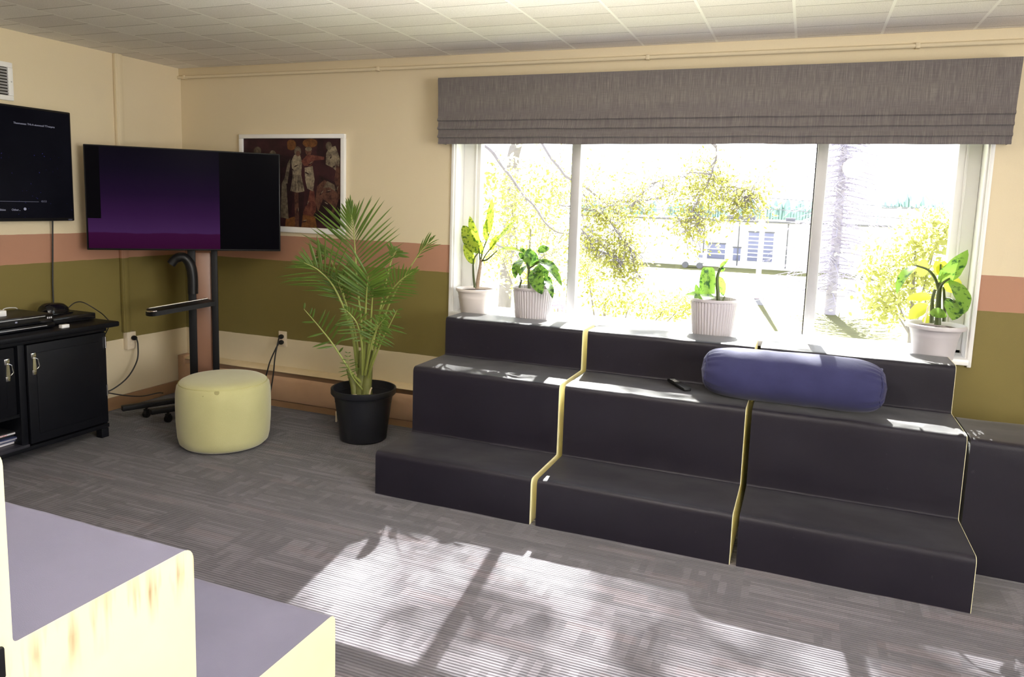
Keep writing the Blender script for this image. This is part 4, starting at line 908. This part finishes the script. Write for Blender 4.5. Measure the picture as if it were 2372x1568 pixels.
# spruce: straight trunk with tiers of drooping bare branches
sb = at(1922, 728, z=GZ); sp = thing('spruce_tree', 'tall grey spruce with drooping bare branches right of the right mullion', 'tree', (sb.x, sb.y, GZ))
mb = MB(); mb.tube([sb, V((sb.x, sb.y, GZ+6)), V((sb.x, sb.y, GZ+14))], [.28, .2, .04], 10); mb.build('trunk', M_SPR, sp)
mb = MB()
for k in range(230):
    h = 1.0+11.5*(k/230)**.9+rnd.uniform(-.1, .1); a = k*2.39996+rnd.uniform(-.2, .2); L_ = (4.0*(1-h/16))*rnd.uniform(.6, 1.1)
    d = V((math.cos(a), math.sin(a), 0)); p0 = V((sb.x, sb.y, GZ+h)); pts = [p0+d*(L_*t)+V((0, 0, -.55*L_*t*t+.25*L_*t**3+.1*L_*t)) for t in (0, .25, .5, .75, 1)]
    mb.tube(pts, [.045, .035, .028, .02, .01], 4, False)
    for j in range(1, 5):
        for s_ in (-1, 1):
            for _ in range(3):
                q = pts[j]+(pts[j-1]-pts[j])*rnd.random(); e = V((-d.y, d.x, 0))*s_*rnd.uniform(.2, .55)+d*rnd.uniform(.05, .3)-V((0, 0, rnd.uniform(.05, .35))); mb.tube([q, q+e*.5+V((0, 0, .03)), q+e], [.014, .011, .006], 3, False)
mb.build('branches', M_SPR, sp, smooth=0)
# far tree line
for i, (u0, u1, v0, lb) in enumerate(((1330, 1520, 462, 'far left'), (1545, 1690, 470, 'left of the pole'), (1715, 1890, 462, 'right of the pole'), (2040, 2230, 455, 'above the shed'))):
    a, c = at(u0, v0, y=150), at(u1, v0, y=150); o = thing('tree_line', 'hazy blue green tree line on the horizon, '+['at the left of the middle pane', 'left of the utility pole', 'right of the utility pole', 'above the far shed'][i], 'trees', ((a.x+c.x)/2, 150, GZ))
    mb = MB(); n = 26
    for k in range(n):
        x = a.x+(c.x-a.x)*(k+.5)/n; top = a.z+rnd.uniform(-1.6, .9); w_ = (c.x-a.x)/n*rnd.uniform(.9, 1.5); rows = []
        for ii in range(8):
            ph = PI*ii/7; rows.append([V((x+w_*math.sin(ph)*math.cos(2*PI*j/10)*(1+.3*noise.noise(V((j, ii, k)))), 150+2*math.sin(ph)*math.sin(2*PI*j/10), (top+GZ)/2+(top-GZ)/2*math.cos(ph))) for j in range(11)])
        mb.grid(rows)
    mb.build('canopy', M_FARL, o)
# small pink flowers seen low in the left pane
o = thing('flower_bush', 'small pink flowering bush low in the left pane', 'bush', (P(1288, 705, 9).x, 9, GZ)); mb = MB(); clump([(1288, 704, 9, 8, 4), (1300, 712, 9, 10, 6)], mb, 8, .04, .05); mb.build('blossom', out_mat('pink_blossom', (.8, .25, .4, 1)), o, smooth=0)
q = P(1292, 712, 9); MB().tube([(q.x, 9, GZ), (q.x, 9.02, q.z*.5+GZ*.5), q], [.05, .035, .015], 6).build('stems', M_BARK, o)

# ------------------------------------------------------------------ light
wd = bpy.data.worlds.new('sky'); sc.world = wd; wd.use_nodes = True; nt_ = wd.node_tree; bg = nt_.nodes['Background']; bg.inputs[0].default_value = (.92, .94, 1.0, 1); bg.inputs[1].default_value = 4.4
def light(kind, name, loc, energy, col, **kw):
    l = bpy.data.lights.new(name, kind); l.energy = energy; l.color = col
    for k, v in kw.items(): setattr(l, k, v)
    o = bpy.data.objects.new(name, l); COL.objects.link(o); o.location = loc; return o
sun = light('SUN', 'sun', (0, 10, 10), 160, (1, .97, .92), angle=math.radians(.55))
sd_ = V((-.12, 1, .84)).normalized(); sun.rotation_euler = sd_.to_track_quat('Z', 'Y').to_euler()
pt_ = light('AREA', 'window_portal', ((WX0+WX1)/2, .22, (WZ0+WZ1)/2), 1, (1, 1, 1), shape='RECTANGLE', size=WX1-WX0, size_y=WZ1-WZ0)
pt_.rotation_euler = (-PI/2, 0, 0); pt_.data.cycles.is_portal = True
WARM = (1, .90, .76)
light('POINT', 'added_fill_lamp', (3.7, -2.5, 2.1), 20, WARM, shadow_soft_size=.12)  # point fills added out of view to brighten the room, no fixtures there
light('POINT', 'added_fill_lamp', (4.9, -5.6, 2.1), 23, WARM, shadow_soft_size=.12)
light('POINT', 'added_fill_lamp', (1.9, -5.2, 2.1), 17, WARM, shadow_soft_size=.12)
sw = light('AREA', 'added_side_fill', (7.95, -4.0, 1.4), 215, (1, .99, .96), shape='RECTANGLE', size=1.4, size_y=2.4)  # added area fill from the right; the right wall has no window
up = light('SPOT', 'added_ceiling_fill', (3.6, -2.6, 1.5), 300, (1, .97, .93), shadow_soft_size=.1, spot_size=math.radians(150), spot_blend=.6)  # upward fill added to brighten the ceiling, no floor lamp stands here
up.rotation_euler = (PI, 0, 0)
sw.rotation_euler = (0, PI/2, 0)
sc.view_settings.view_transform = 'Standard'; sc.view_settings.look = 'None'; sc.view_settings.exposure = 0; sc.view_settings.gamma = 1; sc.view_settings.use_curve_mapping = False
sc.cycles.use_denoising = True; sc.cycles.max_bounces = 10; sc.cycles.diffuse_bounces = 6; sc.cycles.transparent_max_bounces = 16; sc.cycles.sample_clamp_indirect = 20
